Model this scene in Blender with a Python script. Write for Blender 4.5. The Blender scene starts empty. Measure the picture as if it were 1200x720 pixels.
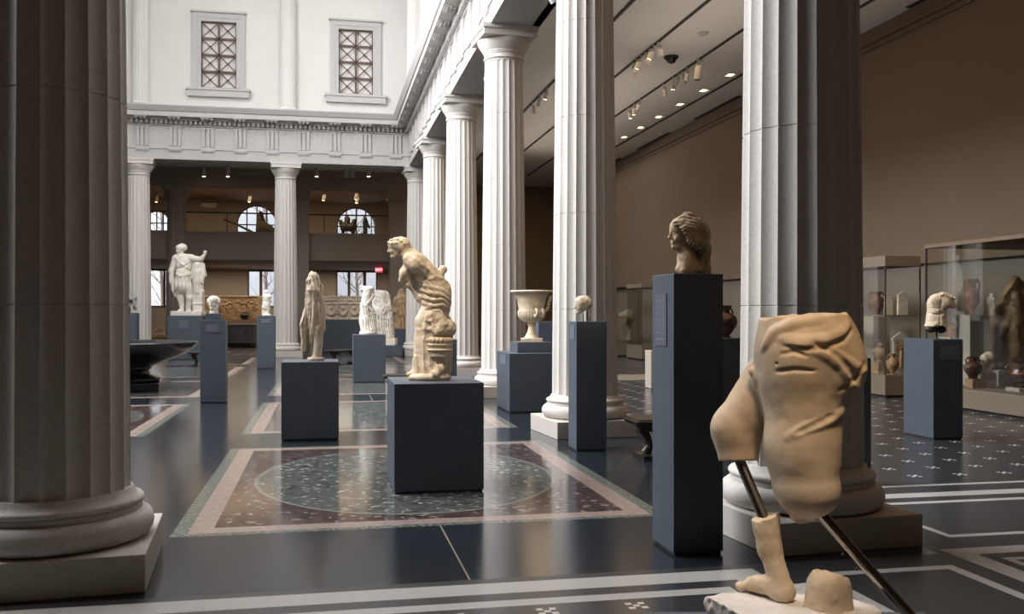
import bpy, bmesh, math, random
import numpy as np
from mathutils import Vector, Matrix
random.seed(7)
R = math.radians
C = bpy.context.scene.collection
# ---------------------------------------------------------------- camera model (1200x720 frame)
CAMH, FPX, HORIZON = 1.6, 1100.0, 367.0
YAW = R(11.26); CA, SA = math.cos(YAW), math.sin(YAW)
def Wd(px, d, z=0.0):
    """world point at pixel column px, at distance d along the view axis, at height z"""
    lat = (px-600.0)/FPX*d
    return Vector((d*SA+lat*CA, d*CA-lat*SA, z))
def W(px, py, z=0.0):
    """world point at height z seen at pixel (px, py)"""
    return Wd(px, (CAMH-z)*FPX/(py-HORIZON), z)
# ---------------------------------------------------------------- objects
def tag(o, label=None, cat=None, group=None, kind=None):
    if label: o['label'] = label
    if cat: o['category'] = cat
    if group: o['group'] = group
    if kind: o['kind'] = kind
    return o
def thing(name, label, cat, loc=(0,0,0), rz=0.0, group=None):
    o = bpy.data.objects.new(name, None); C.objects.link(o)
    o.empty_display_size = .1
    o.location = loc; o.rotation_euler = (0,0,rz)
    return tag(o, label, cat, group)
def copy_tree(o, parent=None):
    c = o.copy(); C.objects.link(c); c.parent = parent
    for ch in list(o.children): copy_tree(ch, c)
    return c
class MB:
    def __init__(s): s.v=[]; s.f=[]; s.m=[]
    def add(s, vs, fs, mi=0):
        n=len(s.v); s.v+= [tuple(p) for p in vs]
        for f in fs: s.f.append([i+n for i in f]); s.m.append(mi)
        return s
    def box(s,x0,x1,y0,y1,z0,z1,mi=0):
        vs=[(x0,y0,z0),(x1,y0,z0),(x1,y1,z0),(x0,y1,z0),(x0,y0,z1),(x1,y0,z1),(x1,y1,z1),(x0,y1,z1)]
        return s.add(vs,[(0,3,2,1),(4,5,6,7),(0,1,5,4),(1,2,6,5),(2,3,7,6),(3,0,4,7)],mi)
    def obox(s,c,h,rz=0,mi=0,tilt=0):
        M=Matrix.Translation(c)@Matrix.Rotation(rz,4,'Z')@Matrix.Rotation(tilt,4,'X')
        x,y,z=h
        vs=[M@Vector(p) for p in [(-x,-y,-z),(x,-y,-z),(x,y,-z),(-x,y,-z),(-x,-y,z),(x,-y,z),(x,y,z),(-x,y,z)]]
        return s.add(vs,[(0,3,2,1),(4,5,6,7),(0,1,5,4),(1,2,6,5),(2,3,7,6),(3,0,4,7)],mi)
    def lathe(s,prof,c=(0,0,0),n=40,mi=0,mod=None,cap=True):
        """prof: (radius, z) from the bottom up; mod(angle, radius, z) may change the radius"""
        vs=[]
        for r,z in prof:
            for i in range(n):
                a=2*math.pi*i/n; q=mod(a,r,z) if mod else r
                vs.append((c[0]+q*math.cos(a),c[1]+q*math.sin(a),c[2]+z))
        fs=[]
        for k in range(len(prof)-1):
            for i in range(n):
                j=(i+1)%n; fs.append((k*n+i,k*n+j,(k+1)*n+j,(k+1)*n+i))
        if cap:
            fs.append(tuple(reversed(range(n)))); fs.append(tuple((len(prof)-1)*n+i for i in range(n)))
        return s.add(vs,fs,mi)
    def tube(s,pts,r,n=10,mi=0):
        pts=[Vector(p) for p in pts]; rs=r if isinstance(r,(list,tuple)) else [r]*len(pts)
        vs=[]; up=None
        for i,p in enumerate(pts):
            t=(pts[min(i+1,len(pts)-1)]-pts[max(i-1,0)]).normalized()
            if up is None:
                up=Vector((0,0,1)) if abs(t.z)<.9 else Vector((1,0,0))
            a=(up-t*up.dot(t)).normalized(); b=t.cross(a); up=a
            for k in range(n):
                q=2*math.pi*k/n; vs.append(p+(a*math.cos(q)+b*math.sin(q))*rs[i])
        fs=[]
        for i in range(len(pts)-1):
            for k in range(n):
                j=(k+1)%n; fs.append((i*n+k,i*n+j,(i+1)*n+j,(i+1)*n+k))
        fs.append(tuple(reversed(range(n)))); fs.append(tuple((len(pts)-1)*n+k for k in range(n)))
        return s.add(vs,fs,mi)
    def prism(s,poly,axis,a0,a1,mi=0):
        """extrude a 2-D polygon along an axis: 'x' takes (y,z), 'y' takes (x,z), 'z' takes (x,y)"""
        def P(q,a):
            return {'x':(a,q[0],q[1]),'y':(q[0],a,q[1]),'z':(q[0],q[1],a)}[axis]
        n=len(poly); vs=[P(q,a0) for q in poly]+[P(q,a1) for q in poly]
        fs=[tuple(range(n)),tuple(range(2*n-1,n-1,-1))]+[(i,n+i,n+(i+1)%n,(i+1)%n) for i in range(n)]
        return s.add(vs,fs,mi)
    def ball(s,c,r,n=12,m=8,mi=0):
        r=r if isinstance(r,(tuple,list)) else (r,r,r)
        vs=[(c[0],c[1],c[2]-r[2])]
        for k in range(1,m):
            t=-math.pi/2+math.pi*k/m
            for i in range(n):
                a=2*math.pi*i/n; vs.append((c[0]+r[0]*math.cos(t)*math.cos(a),c[1]+r[1]*math.cos(t)*math.sin(a),c[2]+r[2]*math.sin(t)))
        vs.append((c[0],c[1],c[2]+r[2])); fs=[]
        for i in range(n):
            j=(i+1)%n; fs.append((0,1+j,1+i)); fs.append((len(vs)-1,1+(m-2)*n+i,1+(m-2)*n+j))
            for k in range(m-2): fs.append((1+k*n+i,1+k*n+j,1+(k+1)*n+j,1+(k+1)*n+i))
        return s.add(vs,fs,mi)
    def build(s,name,mats,parent=None,smooth=None,bev=0,loc=None):
        me=bpy.data.meshes.new(name); me.from_pydata(s.v,[],s.f)
        mats=mats if isinstance(mats,(list,tuple)) else [mats]
        for m in mats: me.materials.append(m)
        me.polygons.foreach_set('material_index',s.m)
        bm=bmesh.new(); bm.from_mesh(me)
        bmesh.ops.recalc_face_normals(bm,faces=bm.faces)
        if bev: bmesh.ops.bevel(bm,geom=list(bm.edges),offset=bev,segments=2,affect='EDGES',profile=.5)
        bm.to_mesh(me); bm.free()
        if smooth is not None:
            me.polygons.foreach_set('use_smooth',[True]*len(me.polygons)); me.set_sharp_from_angle(angle=R(smooth))
        me.update()
        o=bpy.data.objects.new(name,me); C.objects.link(o)
        if parent: o.parent=parent
        if loc: o.location=loc
        return o
def struct(name,mb,mats,parent=None,**k):
    o=mb.build(name,mats,parent,**k)
    if parent is None: o['kind']='structure'
    return o
# ---------------------------------------------------------------- materials
def newmat(name):
    m=bpy.data.materials.new(name); m.use_nodes=True
    nt=m.node_tree; b=nt.nodes['Principled BSDF']; return m,nt,b
def nd(nt,t,**k):
    n=nt.nodes.new(t)
    for a,v in k.items(): setattr(n,a,v)
    return n
def rgb(c): return (c[0],c[1],c[2],1)
def mat(name,col,rough=.6,metal=0,var=0.0,scale=6.0,col2=None,bump=0.0,bscale=60,spec=.5,detail=6,emit=None,estr=0,coat=0,stretch=None):
    m,nt,b=newmat(name); L=nt.links.new
    b.inputs['Roughness'].default_value=rough; b.inputs['Metallic'].default_value=metal
    b.inputs['Specular IOR Level'].default_value=spec
    if coat: b.inputs['Coat Weight'].default_value=coat; b.inputs['Coat Roughness'].default_value=.1
    b.inputs['Base Color'].default_value=rgb(col)
    if col2 is not None or bump:
        tc=nd(nt,'ShaderNodeTexCoord'); src=tc.outputs['Object']
        if stretch:
            mp=nd(nt,'ShaderNodeMapping'); mp.inputs['Scale'].default_value=stretch; L(src,mp.inputs[0]); src=mp.outputs[0]
    if col2 is not None:
        n=nd(nt,'ShaderNodeTexNoise'); n.inputs['Scale'].default_value=scale; n.inputs['Detail'].default_value=detail; n.inputs['Roughness'].default_value=.62
        L(src,n.inputs['Vector'])
        r=nd(nt,'ShaderNodeValToRGB'); r.color_ramp.elements[0].position=.36; r.color_ramp.elements[1].position=.68
        r.color_ramp.elements[0].color=rgb(col); r.color_ramp.elements[1].color=rgb(col2)
        L(n.outputs['Fac'],r.inputs[0]); L(r.outputs[0],b.inputs['Base Color'])
    if bump:
        n2=nd(nt,'ShaderNodeTexNoise'); n2.inputs['Scale'].default_value=bscale; n2.inputs['Detail'].default_value=5
        L(src,n2.inputs['Vector'])
        bp=nd(nt,'ShaderNodeBump'); bp.inputs['Strength'].default_value=bump; bp.inputs['Distance'].default_value=.01
        L(n2.outputs['Fac'],bp.inputs['Height']); L(bp.outputs[0],b.inputs['Normal'])
    if emit:
        b.inputs['Emission Color'].default_value=rgb(emit); b.inputs['Emission Strength'].default_value=estr
    return m
def glass(name,tint=(1,1,1),refl=1.0):
    m=bpy.data.materials.new(name); m.use_nodes=True; nt=m.node_tree; nt.nodes.clear(); L=nt.links.new
    o=nd(nt,'ShaderNodeOutputMaterial'); mx=nd(nt,'ShaderNodeMixShader'); t=nd(nt,'ShaderNodeBsdfTransparent'); g=nd(nt,'ShaderNodeBsdfGlossy')
    f=nd(nt,'ShaderNodeFresnel'); f.inputs[0].default_value=1.45
    mu=nd(nt,'ShaderNodeMath',operation='MULTIPLY'); mu.inputs[1].default_value=refl
    t.inputs[0].default_value=rgb(tint); g.inputs['Roughness'].default_value=.02
    L(f.outputs[0],mu.inputs[0]); L(mu.outputs[0],mx.inputs[0]); L(t.outputs[0],mx.inputs[1]); L(g.outputs[0],mx.inputs[2]); L(mx.outputs[0],o.inputs[0])
    return m
def marble(name,a,b_,stain=(.30,.18,.08),amt=.35,sc=5.0,rough=.55,bump=.25):
    """weathered marble: two tones, plus brown stains of their own shape"""
    m,nt,b=newmat(name); L=nt.links.new
    tc=nd(nt,'ShaderNodeTexCoord')
    n=nd(nt,'ShaderNodeTexNoise'); n.inputs['Scale'].default_value=sc*1.7; n.inputs['Detail'].default_value=8
    r=nd(nt,'ShaderNodeValToRGB'); r.color_ramp.elements[0].position=.35; r.color_ramp.elements[1].position=.66
    r.color_ramp.elements[0].color=rgb(b_); r.color_ramp.elements[1].color=rgb(a)
    n2=nd(nt,'ShaderNodeTexNoise'); n2.inputs['Scale'].default_value=sc; n2.inputs['Detail'].default_value=10; n2.inputs['Roughness'].default_value=.7
    r2=nd(nt,'ShaderNodeValToRGB'); r2.color_ramp.elements[0].position=.52; r2.color_ramp.elements[1].position=.75
    r2.color_ramp.elements[0].color=(0,0,0,1); r2.color_ramp.elements[1].color=(amt,amt,amt,1)
    mx=nd(nt,'ShaderNodeMix',data_type='RGBA'); mx.inputs['B'].default_value=rgb(stain)
    for q in (n,n2): L(tc.outputs['Object'],q.inputs['Vector'])
    L(n.outputs['Fac'],r.inputs[0]); L(n2.outputs['Fac'],r2.inputs[0]); L(r2.outputs[0],mx.inputs['Factor']); L(r.outputs[0],mx.inputs['A']); L(mx.outputs['Result'],b.inputs['Base Color'])
    n3=nd(nt,'ShaderNodeTexNoise'); n3.inputs['Scale'].default_value=sc*16; n3.inputs['Detail'].default_value=6
    L(tc.outputs['Object'],n3.inputs['Vector'])
    bp=nd(nt,'ShaderNodeBump'); bp.inputs['Strength'].default_value=bump; bp.inputs['Distance'].default_value=.006
    L(n3.outputs['Fac'],bp.inputs['Height']); L(bp.outputs[0],b.inputs['Normal'])
    b.inputs['Roughness'].default_value=rough; b.inputs['Specular IOR Level'].default_value=.3
    return m
M={}
M['stone']=mat('limestone',(.66,.625,.59),.72,col2=(.56,.525,.49),scale=40,bump=.12,bscale=220,spec=.25)
M['plinth']=mat('limestone_plinth',(.58,.54,.50),.7,col2=(.47,.43,.39),scale=55,bump=.1,bscale=200,spec=.25)
M['plaster']=mat('white_plaster',(.68,.66,.635),.85,col2=(.65,.63,.605),scale=1.3,spec=.2)
M['trim']=mat('pale_stone_trim',(.51,.49,.475),.75,col2=(.47,.45,.435),scale=9,spec=.25)
M['ceil']=mat('ceiling_paint',(.80,.78,.75),.9,spec=.15)
M['wall']=mat('gallery_wall_paint',(.19,.142,.104),.85,col2=(.178,.133,.098),scale=.7,spec=.2)
M['wall2']=mat('gallery_lower_wall_paint',(.21,.185,.155),.85,spec=.2)
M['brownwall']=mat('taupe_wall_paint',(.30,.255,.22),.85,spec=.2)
M['slot']=mat('track_black',(.03,.028,.026),.6)
M['ped']=mat('slate_blue_pedestal_paint',(.080,.097,.122),.55,col2=(.070,.085,.108),scale=4,bump=.05,bscale=300,spec=.35)
M['peddark']=mat('dark_slate_pedestal_paint',(.085,.09,.10),.6,col2=(.07,.075,.085),scale=4,bump=.05,bscale=300,spec=.3)
M['plate']=mat('label_plate_grey',(.10,.115,.15),.4)
M['ink']=mat('label_ink',(.19,.21,.25),.6)
M['white']=mat('white_display_block',(.42,.37,.31),.7)
M['case']=mat('beige_display_platform',(.15,.122,.09),.65)
M['caseback']=mat('case_cap_brown',(.20,.16,.12),.7)
M['glass']=glass('case_glass',(.97,.98,.97),.35)
M['pane']=glass('window_glass',(.9,.92,.96),.5)
M['marble']=marble('warm_weathered_marble',(.74,.63,.49),(.62,.50,.36),(.30,.17,.07),.5,4)
M['marblehips']=marble('honey_marble',(.66,.54,.40),(.56,.44,.31),(.44,.28,.14),.5,5,.55,.15)
M['marblewhite']=marble('white_marble',(.86,.82,.75),(.75,.69,.60),(.40,.30,.20),.4,3)
M['marblehead']=marble('tawny_marble',(.54,.40,.26),(.42,.30,.19),(.20,.11,.05),.6,9)
M['marblehair']=marble('brown_patina_marble',(.42,.32,.22),(.26,.18,.11),(.12,.07,.035),.7,14,.65,.5)
M['marbletan']=marble('tan_marble',(.70,.60,.47),(.55,.45,.33),(.22,.13,.06),.6,6)
M['relief']=marble('brown_relief_stone',(.50,.35,.22),(.32,.20,.11),(.10,.06,.03),.6,3)
M['reliefwhite']=marble('cream_relief_stone',(.74,.63,.50),(.58,.47,.35),(.2,.12,.06),.5,3)
M['base']=marble('pale_pink_base_stone',(.74,.70,.67),(.66,.61,.57),(.48,.38,.32),.4,7,.6,.4)
M['bronze']=mat('dark_bronze',(.035,.03,.026),.35,metal=.4,spec=.5)
M['black']=mat('black_porphyry',(.012,.012,.014),.16,spec=.5)
M['steel']=mat('polished_steel_rod',(.42,.38,.34),.22,metal=1)
M['wood']=mat('dark_bench_wood',(.03,.022,.018),.35,col2=(.02,.014,.011),scale=8)
M['terra']=mat('terracotta_red',(.34,.12,.055),.4,col2=(.05,.03,.025),scale=14,spec=.4)
M['terrablack']=mat('black_glazed_clay',(.022,.016,.014),.25,col2=(.16,.06,.03),scale=11,spec=.5)
M['clay']=mat('buff_clay',(.42,.27,.14),.6,col2=(.20,.10,.05),scale=13)
M['greystone']=mat('grey_stone_tub',(.13,.13,.14),.5,col2=(.09,.09,.10),scale=12)
M['metalwhite']=mat('white_lamp_housing',(.55,.53,.50),.5)
M['lampon']=mat('lamp_face_glow',(1,.85,.6),.5,emit=(1,.72,.38),estr=9)
M['grille']=mat('brown_window_grille',(.11,.07,.055),.6)
M['blind']=mat('white_window_blind',(.78,.75,.72),.8)
M['exit']=mat('exit_sign_red',(.6,.03,.05),.5,emit=(1,.04,.08),estr=1.2)
M['exittext']=mat('exit_sign_letters',(.9,.8,.8),.5,emit=(1,.8,.8),estr=1.5)
M['bark']=mat('bare_tree_bark',(.16,.13,.12),.9)
M['water']=mat('still_water',(.02,.025,.03),.03,spec=.8)
# ================================================================= floor
def floor_mats():
    slate,nt,b=newmat('blue_black_slate'); L=nt.links.new
    tc=nd(nt,'ShaderNodeTexCoord')
    n=nd(nt,'ShaderNodeTexNoise'); n.inputs['Scale'].default_value=3; n.inputs['Detail'].default_value=8
    r=nd(nt,'ShaderNodeValToRGB'); r.color_ramp.elements[0].color=(.011,.0155,.022,1); r.color_ramp.elements[1].color=(.023,.029,.037,1)
    L(tc.outputs['Object'],n.inputs['Vector']); L(n.outputs['Fac'],r.inputs[0]); L(r.outputs[0],b.inputs['Base Color'])
    b.inputs['Roughness'].default_value=.17; b.inputs['Specular IOR Level'].default_value=.55
    n2=nd(nt,'ShaderNodeTexNoise'); n2.inputs['Scale'].default_value=25; n2.inputs['Detail'].default_value=6
    mr=nd(nt,'ShaderNodeMapRange'); mr.inputs['To Min'].default_value=.10; mr.inputs['To Max'].default_value=.24
    L(tc.outputs['Object'],n2.inputs['Vector']); L(n2.outputs['Fac'],mr.inputs[0]); L(mr.outputs[0],b.inputs['Roughness'])
    green=mat('green_marble_border',(.05,.065,.06),.2,col2=(.22,.23,.20),scale=30)
    pink=mat('pink_marble_band',(.33,.255,.225),.22,col2=(.25,.185,.165),scale=14)
    white=mat('white_mosaic_stripe',(.55,.53,.50),.3,col2=(.42,.40,.38),scale=120)
    dark=mat('dark_grey_mosaic',(.045,.047,.052),.28,col2=(.03,.031,.035),scale=130)
    beige=mat('beige_joints_and_reflection',(.30,.25,.20),.3,col2=(.20,.17,.13),scale=60)
    # breccia panel with a green oval medallion
    pan,nt,b=newmat('purple_breccia_panel'); L=nt.links.new
    tc=nd(nt,'ShaderNodeTexCoord'); sx=nd(nt,'ShaderNodeSeparateXYZ'); L(tc.outputs['Object'],sx.inputs[0])
    def mth(op,a,b_=None,c=None):
        q=nd(nt,'ShaderNodeMath',operation=op)
        for i,v in enumerate((a,b_,c)):
            if v is None: continue
            if isinstance(v,(int,float)): q.inputs[i].default_value=v
            else: L(v,q.inputs[i])
        return q.outputs[0]
    def cell(v,off,per):   # signed offset from the centre of the repeating panel
        a=mth('DIVIDE',mth('SUBTRACT',v,off),per); return mth('MULTIPLY',mth('SUBTRACT',a,mth('ROUND',a)),per)
    ex=mth('DIVIDE',cell(sx.outputs[0],.78,4.95),1.42); ey=mth('DIVIDE',cell(sx.outputs[1],9.26,5.8),1.78)
    rr=mth('SQRT',mth('ADD',mth('MULTIPLY',ex,ex),mth('MULTIPLY',ey,ey)))
    inside=mth('LESS_THAN',rr,1.0); edge=mth('COMPARE',rr,1.0,.012)
    def breccia(a,b_,c,scale):
        v=nd(nt,'ShaderNodeTexVoronoi'); v.inputs['Scale'].default_value=scale; v.inputs['Randomness'].default_value=1
        nz=nd(nt,'ShaderNodeTexNoise'); nz.inputs['Scale'].default_value=scale*.6; nz.inputs['Detail'].default_value=8
        mp=nd(nt,'ShaderNodeVectorMath',operation='ADD'); sc=nd(nt,'ShaderNodeVectorMath',operation='SCALE'); sc.inputs['Scale'].default_value=.10
        L(tc.outputs['Object'],nz.inputs['Vector']); L(nz.outputs['Color'],sc.inputs[0]); L(tc.outputs['Object'],mp.inputs[0]); L(sc.outputs[0],mp.inputs[1]); L(mp.outputs[0],v.inputs['Vector'])
        r=nd(nt,'ShaderNodeValToRGB'); e=r.color_ramp.elements; e[0].position=.25; e[1].position=.93; e[0].color=rgb(a); e[1].color=rgb(c)
        q=e.new(.62); q.color=rgb(b_); q2=e.new(.88); q2.color=rgb(b_)
        sp=nd(nt,'ShaderNodeSeparateColor'); L(v.outputs['Color'],sp.inputs[0])
        L(mth('MULTIPLY_ADD',nz.outputs['Fac'],.5,mth('MULTIPLY',sp.outputs[0],.72)),r.inputs[0]); return r.outputs[0]
    pu=breccia((.030,.021,.022),(.085,.058,.056),(.24,.21,.195),21); gr=breccia((.035,.042,.040),(.11,.12,.112),(.30,.31,.29),25)
    mx=nd(nt,'ShaderNodeMix',data_type='RGBA'); L(inside,mx.inputs['Factor']); L(pu,mx.inputs['A']); L(gr,mx.inputs['B'])
    mx2=nd(nt,'ShaderNodeMix',data_type='RGBA'); L(edge,mx2.inputs['Factor']); L(mx.outputs['Result'],mx2.inputs['A']); mx2.inputs['B'].default_value=(.2,.2,.18,1)
    L(mx2.outputs['Result'],b.inputs['Base Color']); b.inputs['Roughness'].default_value=.12
    # aisle mosaic with small white crosslets
    cr,nt,b=newmat('mosaic_with_crosslets'); L=nt.links.new
    tc=nd(nt,'ShaderNodeTexCoord'); sx=nd(nt,'ShaderNodeSeparateXYZ'); L(tc.outputs['Object'],sx.inputs[0])
    u=mth('ROUND',mth('DIVIDE',cell(sx.outputs[0],1.17,.5),.036)); v=mth('ROUND',mth('DIVIDE',cell(sx.outputs[1],4.9,.42),.036))
    inb=mth('MULTIPLY',mth('LESS_THAN',mth('ABSOLUTE',u),1.5),mth('LESS_THAN',mth('ABSOLUTE',v),1.5))
    ev=mth('LESS_THAN',mth('ABSOLUTE',mth('MODULO',mth('ADD',mth('ADD',u,v),100.0),2.0)),.5)
    nz=nd(nt,'ShaderNodeTexNoise'); nz.inputs['Scale'].default_value=130; L(tc.outputs['Object'],nz.inputs['Vector'])
    r=nd(nt,'ShaderNodeValToRGB'); r.color_ramp.elements[0].color=(.028,.029,.033,1); r.color_ramp.elements[1].color=(.055,.055,.06,1); L(nz.outputs['Fac'],r.inputs[0])
    mx=nd(nt,'ShaderNodeMix',data_type='RGBA'); L(mth('MULTIPLY',inb,ev),mx.inputs['Factor']); L(r.outputs[0],mx.inputs['A']); mx.inputs['B'].default_value=(.6,.58,.55,1)
    L(mx.outputs['Result'],b.inputs['Base Color']); b.inputs['Roughness'].default_value=.22
    return [slate,green,pink,pan,cr,white,dark,beige]
FM=floor_mats()
FX0,FX1,FY0,FY1=-17.0,13.4,-5.0,50.3
rects=[(FX0,FX1,FY0,FY1,0),(FX0,FX1,FY0,5.56,4),(4.0,FX1,FY0,FY1,4),(FX0,FX1,36.2,FY1,4),
       (4.0,FX1,FY0,7.9,6),(2.62,4.0,FY0,5.56,6),
       (4.3,FX1,21.4,23.4,7)]  # beige band painted in for light reflected by the aisle floor
for i in range(3):
    for k in range(5):
        x0,x1=.78-4.95*i-1.76,.78-4.95*i+1.76; y0,y1=7.11+5.8*k,11.42+5.8*k
        rects+=[(x0-.11,x1+.11,y0-.08,y1+.08,1),(x0,x1,y0,y1,2),(x0+.17,x1-.17,y0+.17,y1-.17,3)]
for i in range(3):
    for k in range(5):   # pale joints between the slate slabs
        rects.append((.78-4.95*i-.006+.07,.78-4.95*i+.006+.07,5.56 if k==0 else 11.5+5.8*(k-1),7.03+5.8*k,7))
rects+=[(FX0,2.62,5.47,5.56,6),(FX0,2.62,5.26,5.47,5),(FX0,2.42,5.13,5.26,6),(FX0,2.32,5.02,5.13,5),
        (2.42,2.62,FY0,5.47,5),(2.22,2.32,FY0,5.13,5),
        (2.91,3.9,5.22,5.30,5),(2.91,2.99,FY0,5.30,5),(3.82,3.90,FY0,5.30,5),
        (4.07,FX1,5.50,5.66,5),(4.07,4.24,FY0,5.66,5),(4.33,FX1,5.33,5.39,5),(4.33,4.39,FY0,5.39,5),
        (4.36,FX1,5.95,6.02,5),(4.36,4.42,5.95,7.05,5),
        (4.0,FX1,7.05,7.13,5),(4.0,FX1,7.30,7.48,5),(4.0,FX1,7.76,7.83,5)]
xs=sorted({r for q in rects for r in q[:2]}); ys=sorted({r for q in rects for r in q[2:4]})
fl=MB(); nx=len(xs)
fl.v=[(x,y,0) for y in ys for x in xs]
for j in range(len(ys)-1):
    for i in range(nx-1):
        cx,cy=(xs[i]+xs[i+1])/2,(ys[j]+ys[j+1])/2; m=0
        for q in rects:
            if q[0]<cx<q[1] and q[2]<cy<q[3]: m=q[4]
        fl.f.append((j*nx+i,j*nx+i+1,(j+1)*nx+i+1,(j+1)*nx+i)); fl.m.append(m)
struct('floor',fl,FM)
# ================================================================= shell
M['umber']=mat('umber_bounce_tone',(.115,.068,.038),.85,spec=.2)  # shade put into the colour of unseen walls, dims and warms their bounce
GX,GZ=13.0,8.5          # gallery wall and ceiling
BY=50.0                 # far back wall
COLX,ROW0,BAY=3.4,6.3,5.8
FARY=ROW0+5*BAY         # 35.3
ENT0,ENTT=7.05,8.86
CX0=-11.6               # left side of the court
sh=MB()
sh.box(GX,GX+.3,-5,BY+.3,2.75,GZ,0); sh.box(GX+.12,GX+.4,-5,BY+.3,0,2.75,1)
sh.box(GX-.03,GX+.1,-5,BY,2.70,2.80,0); sh.box(GX-.05,GX,-5,BY,7.98,8.02,0); sh.box(GX-.08,GX,-5,BY,8.12,8.16,0)
struct('wall_right',sh,[M['wall'],M['wall2']])
sh=MB(); sh.box(-17.3,-17,-5,BY+.3,0,GZ); struct('wall_left',sh,M['umber'])
sh=MB(); sh.box(-17,GX+.3,-5.3,-5,0,GZ); struct('wall_rear',sh,M['umber'])
sh=MB()    # ceilings of the four aisles around the court
sh.box(COLX+.6,GX+.3,-5,BY,GZ,GZ+.2); sh.box(-17,COLX+.6,-5,ROW0-.6,GZ,GZ+.2); sh.box(-17,CX0-.6,ROW0-.6,FARY,GZ,GZ+.2)
sh.box(-17,COLX+.6,FARY+.6,41.0,7.62,7.8)
struct('ceiling',sh,M['ceil'])
tr=MB()
for X in (6.65,8.28,9.95,11.8): tr.box(X-.035,X+.035,2,46,GZ-.035,GZ-.001)
for y0 in (3,9.2,15.4,21.6,27.8,34,40): tr.box(GX-.17,GX-.06,y0,y0+3.6,GZ-.03,GZ-.001)
struct('trim_1',tr,M['slot'])
# ---- upper court walls with the skylight opening above
UW=MB(); UZ=16.0
UW.box(COLX-.15,COLX+.6,ROW0-.6,FARY+.6,ENTT-.2,UZ)
struct('wall_court_right',UW,M['plaster'])
UW=MB(); CLZ0,CLZ1=9.2,15.4    # added opening in the unseen left wall, lets in side light
UW.box(CX0-.6,CX0+.15,ROW0-.6,FARY+.6,ENT0,CLZ0); UW.box(CX0-.6,CX0+.15,ROW0-.6,FARY+.6,CLZ1,UZ)
for i in range(4): UW.box(CX0-.4,CX0+.1,ROW0+i*BAY-(.6 if i==0 else .25),ROW0+i*BAY+.25,CLZ0,CLZ1)
UW.box(CX0-.6,CX0+.15,ROW0+3*BAY,FARY+.6,CLZ0,CLZ1)
struct('wall_court_left',UW,M['plaster'])
UW=MB(); UW.box(CX0-.6,COLX+.6,ROW0-.6,ROW0+.15,ENT0,UZ); struct('wall_court_near',UW,M['umber'])
# far court wall, with two window openings
WINX=[(-4.36,-3.14),(.49,1.74)]; WZ0,WZ1=9.70,12.08; FW=FARY-.1
UW=MB(); xs_=[CX0-.6,WINX[0][0],WINX[0][1],WINX[1][0],WINX[1][1],COLX+.6]
for i in range(5):
    if i%2==0: UW.box(xs_[i],xs_[i+1],FW,FARY+.6,ENTT-.2,UZ)
    else:
        UW.box(xs_[i],xs_[i+1],FW,FARY+.6,ENTT-.2,WZ0); UW.box(xs_[i],xs_[i+1],FW,FARY+.6,WZ1,UZ)
struct('wall_court_far',UW,M['plaster'])
RF=MB(); SKY=(-10.6,0.6,11.5,28.5)
RF.box(CX0-.6,SKY[0],ROW0-.6,FARY+.6,UZ,UZ+.3); RF.box(SKY[1],COLX+.6,ROW0-.6,FARY+.6,UZ,UZ+.3)
RF.box(SKY[0],SKY[1],ROW0-.6,SKY[2],UZ,UZ+.3); RF.box(SKY[0],SKY[1],SKY[3],FARY+.6,UZ,UZ+.3)
struct('ceiling_court',RF,M['plaster'])
# windows of the upper wall
for k,(x0,x1) in enumerate(WINX):
    f=MB(); y=FW
    for e,i_,p in ((.30,.13,.07),(.13,.0,.045)):
        f.box(x0-e,x0-i_,y-p,y+.02,WZ0-.02,WZ1+i_); f.box(x1+i_,x1+e,y-p,y+.02,WZ0-.02,WZ1+i_); f.box(x0-e,x1+e,y-p,y+.02,WZ1+i_,WZ1+e)
    f.box(x0-.36,x1+.36,y-.14,y+.02,WZ1+.301,WZ1+.37)
    w=struct('window_%d'%(k+1),f,M['trim'])
    s=MB(); s.box(x0-.46,x1+.46,y-.16,y+.02,WZ0-.34,WZ0-.02); s.box(x0-.5,x1+.5,y-.2,y+.02,WZ0-.12,WZ0-.03)
    s.build('window_sill',M['trim'],w)
    s=MB(); s.box(x0,x1,y+.16,y+.19,WZ0,WZ1); s.build('blind',M['blind'],w)
    g=MB(); h=(WZ1-WZ0)/4; wd=(x1-x0)/2; t=.035; ya,yb=y+.04,y+.09
    for i in range(3): g.box(x0+wd*i-t,x0+wd*i+t,ya,yb,WZ0,WZ1)
    for i in range(5): g.box(x0,x1,ya,yb,WZ0+h*i-t,WZ0+h*i+t)
    for i in range(2):
        for j in range(4):
            c=Vector((x0+wd*(i+.5),y+.065,WZ0+h*(j+.5)))
            for sg in (1,-1):
                g.tube([c+Vector((-wd/2,0,-sg*h/2)),c+Vector((wd/2,0,sg*h/2))],.019,6)
            g.lathe([(.05,-.02),(.05,.02)],c,8)
    g.build('window_grille',M['grille'],w)
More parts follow.
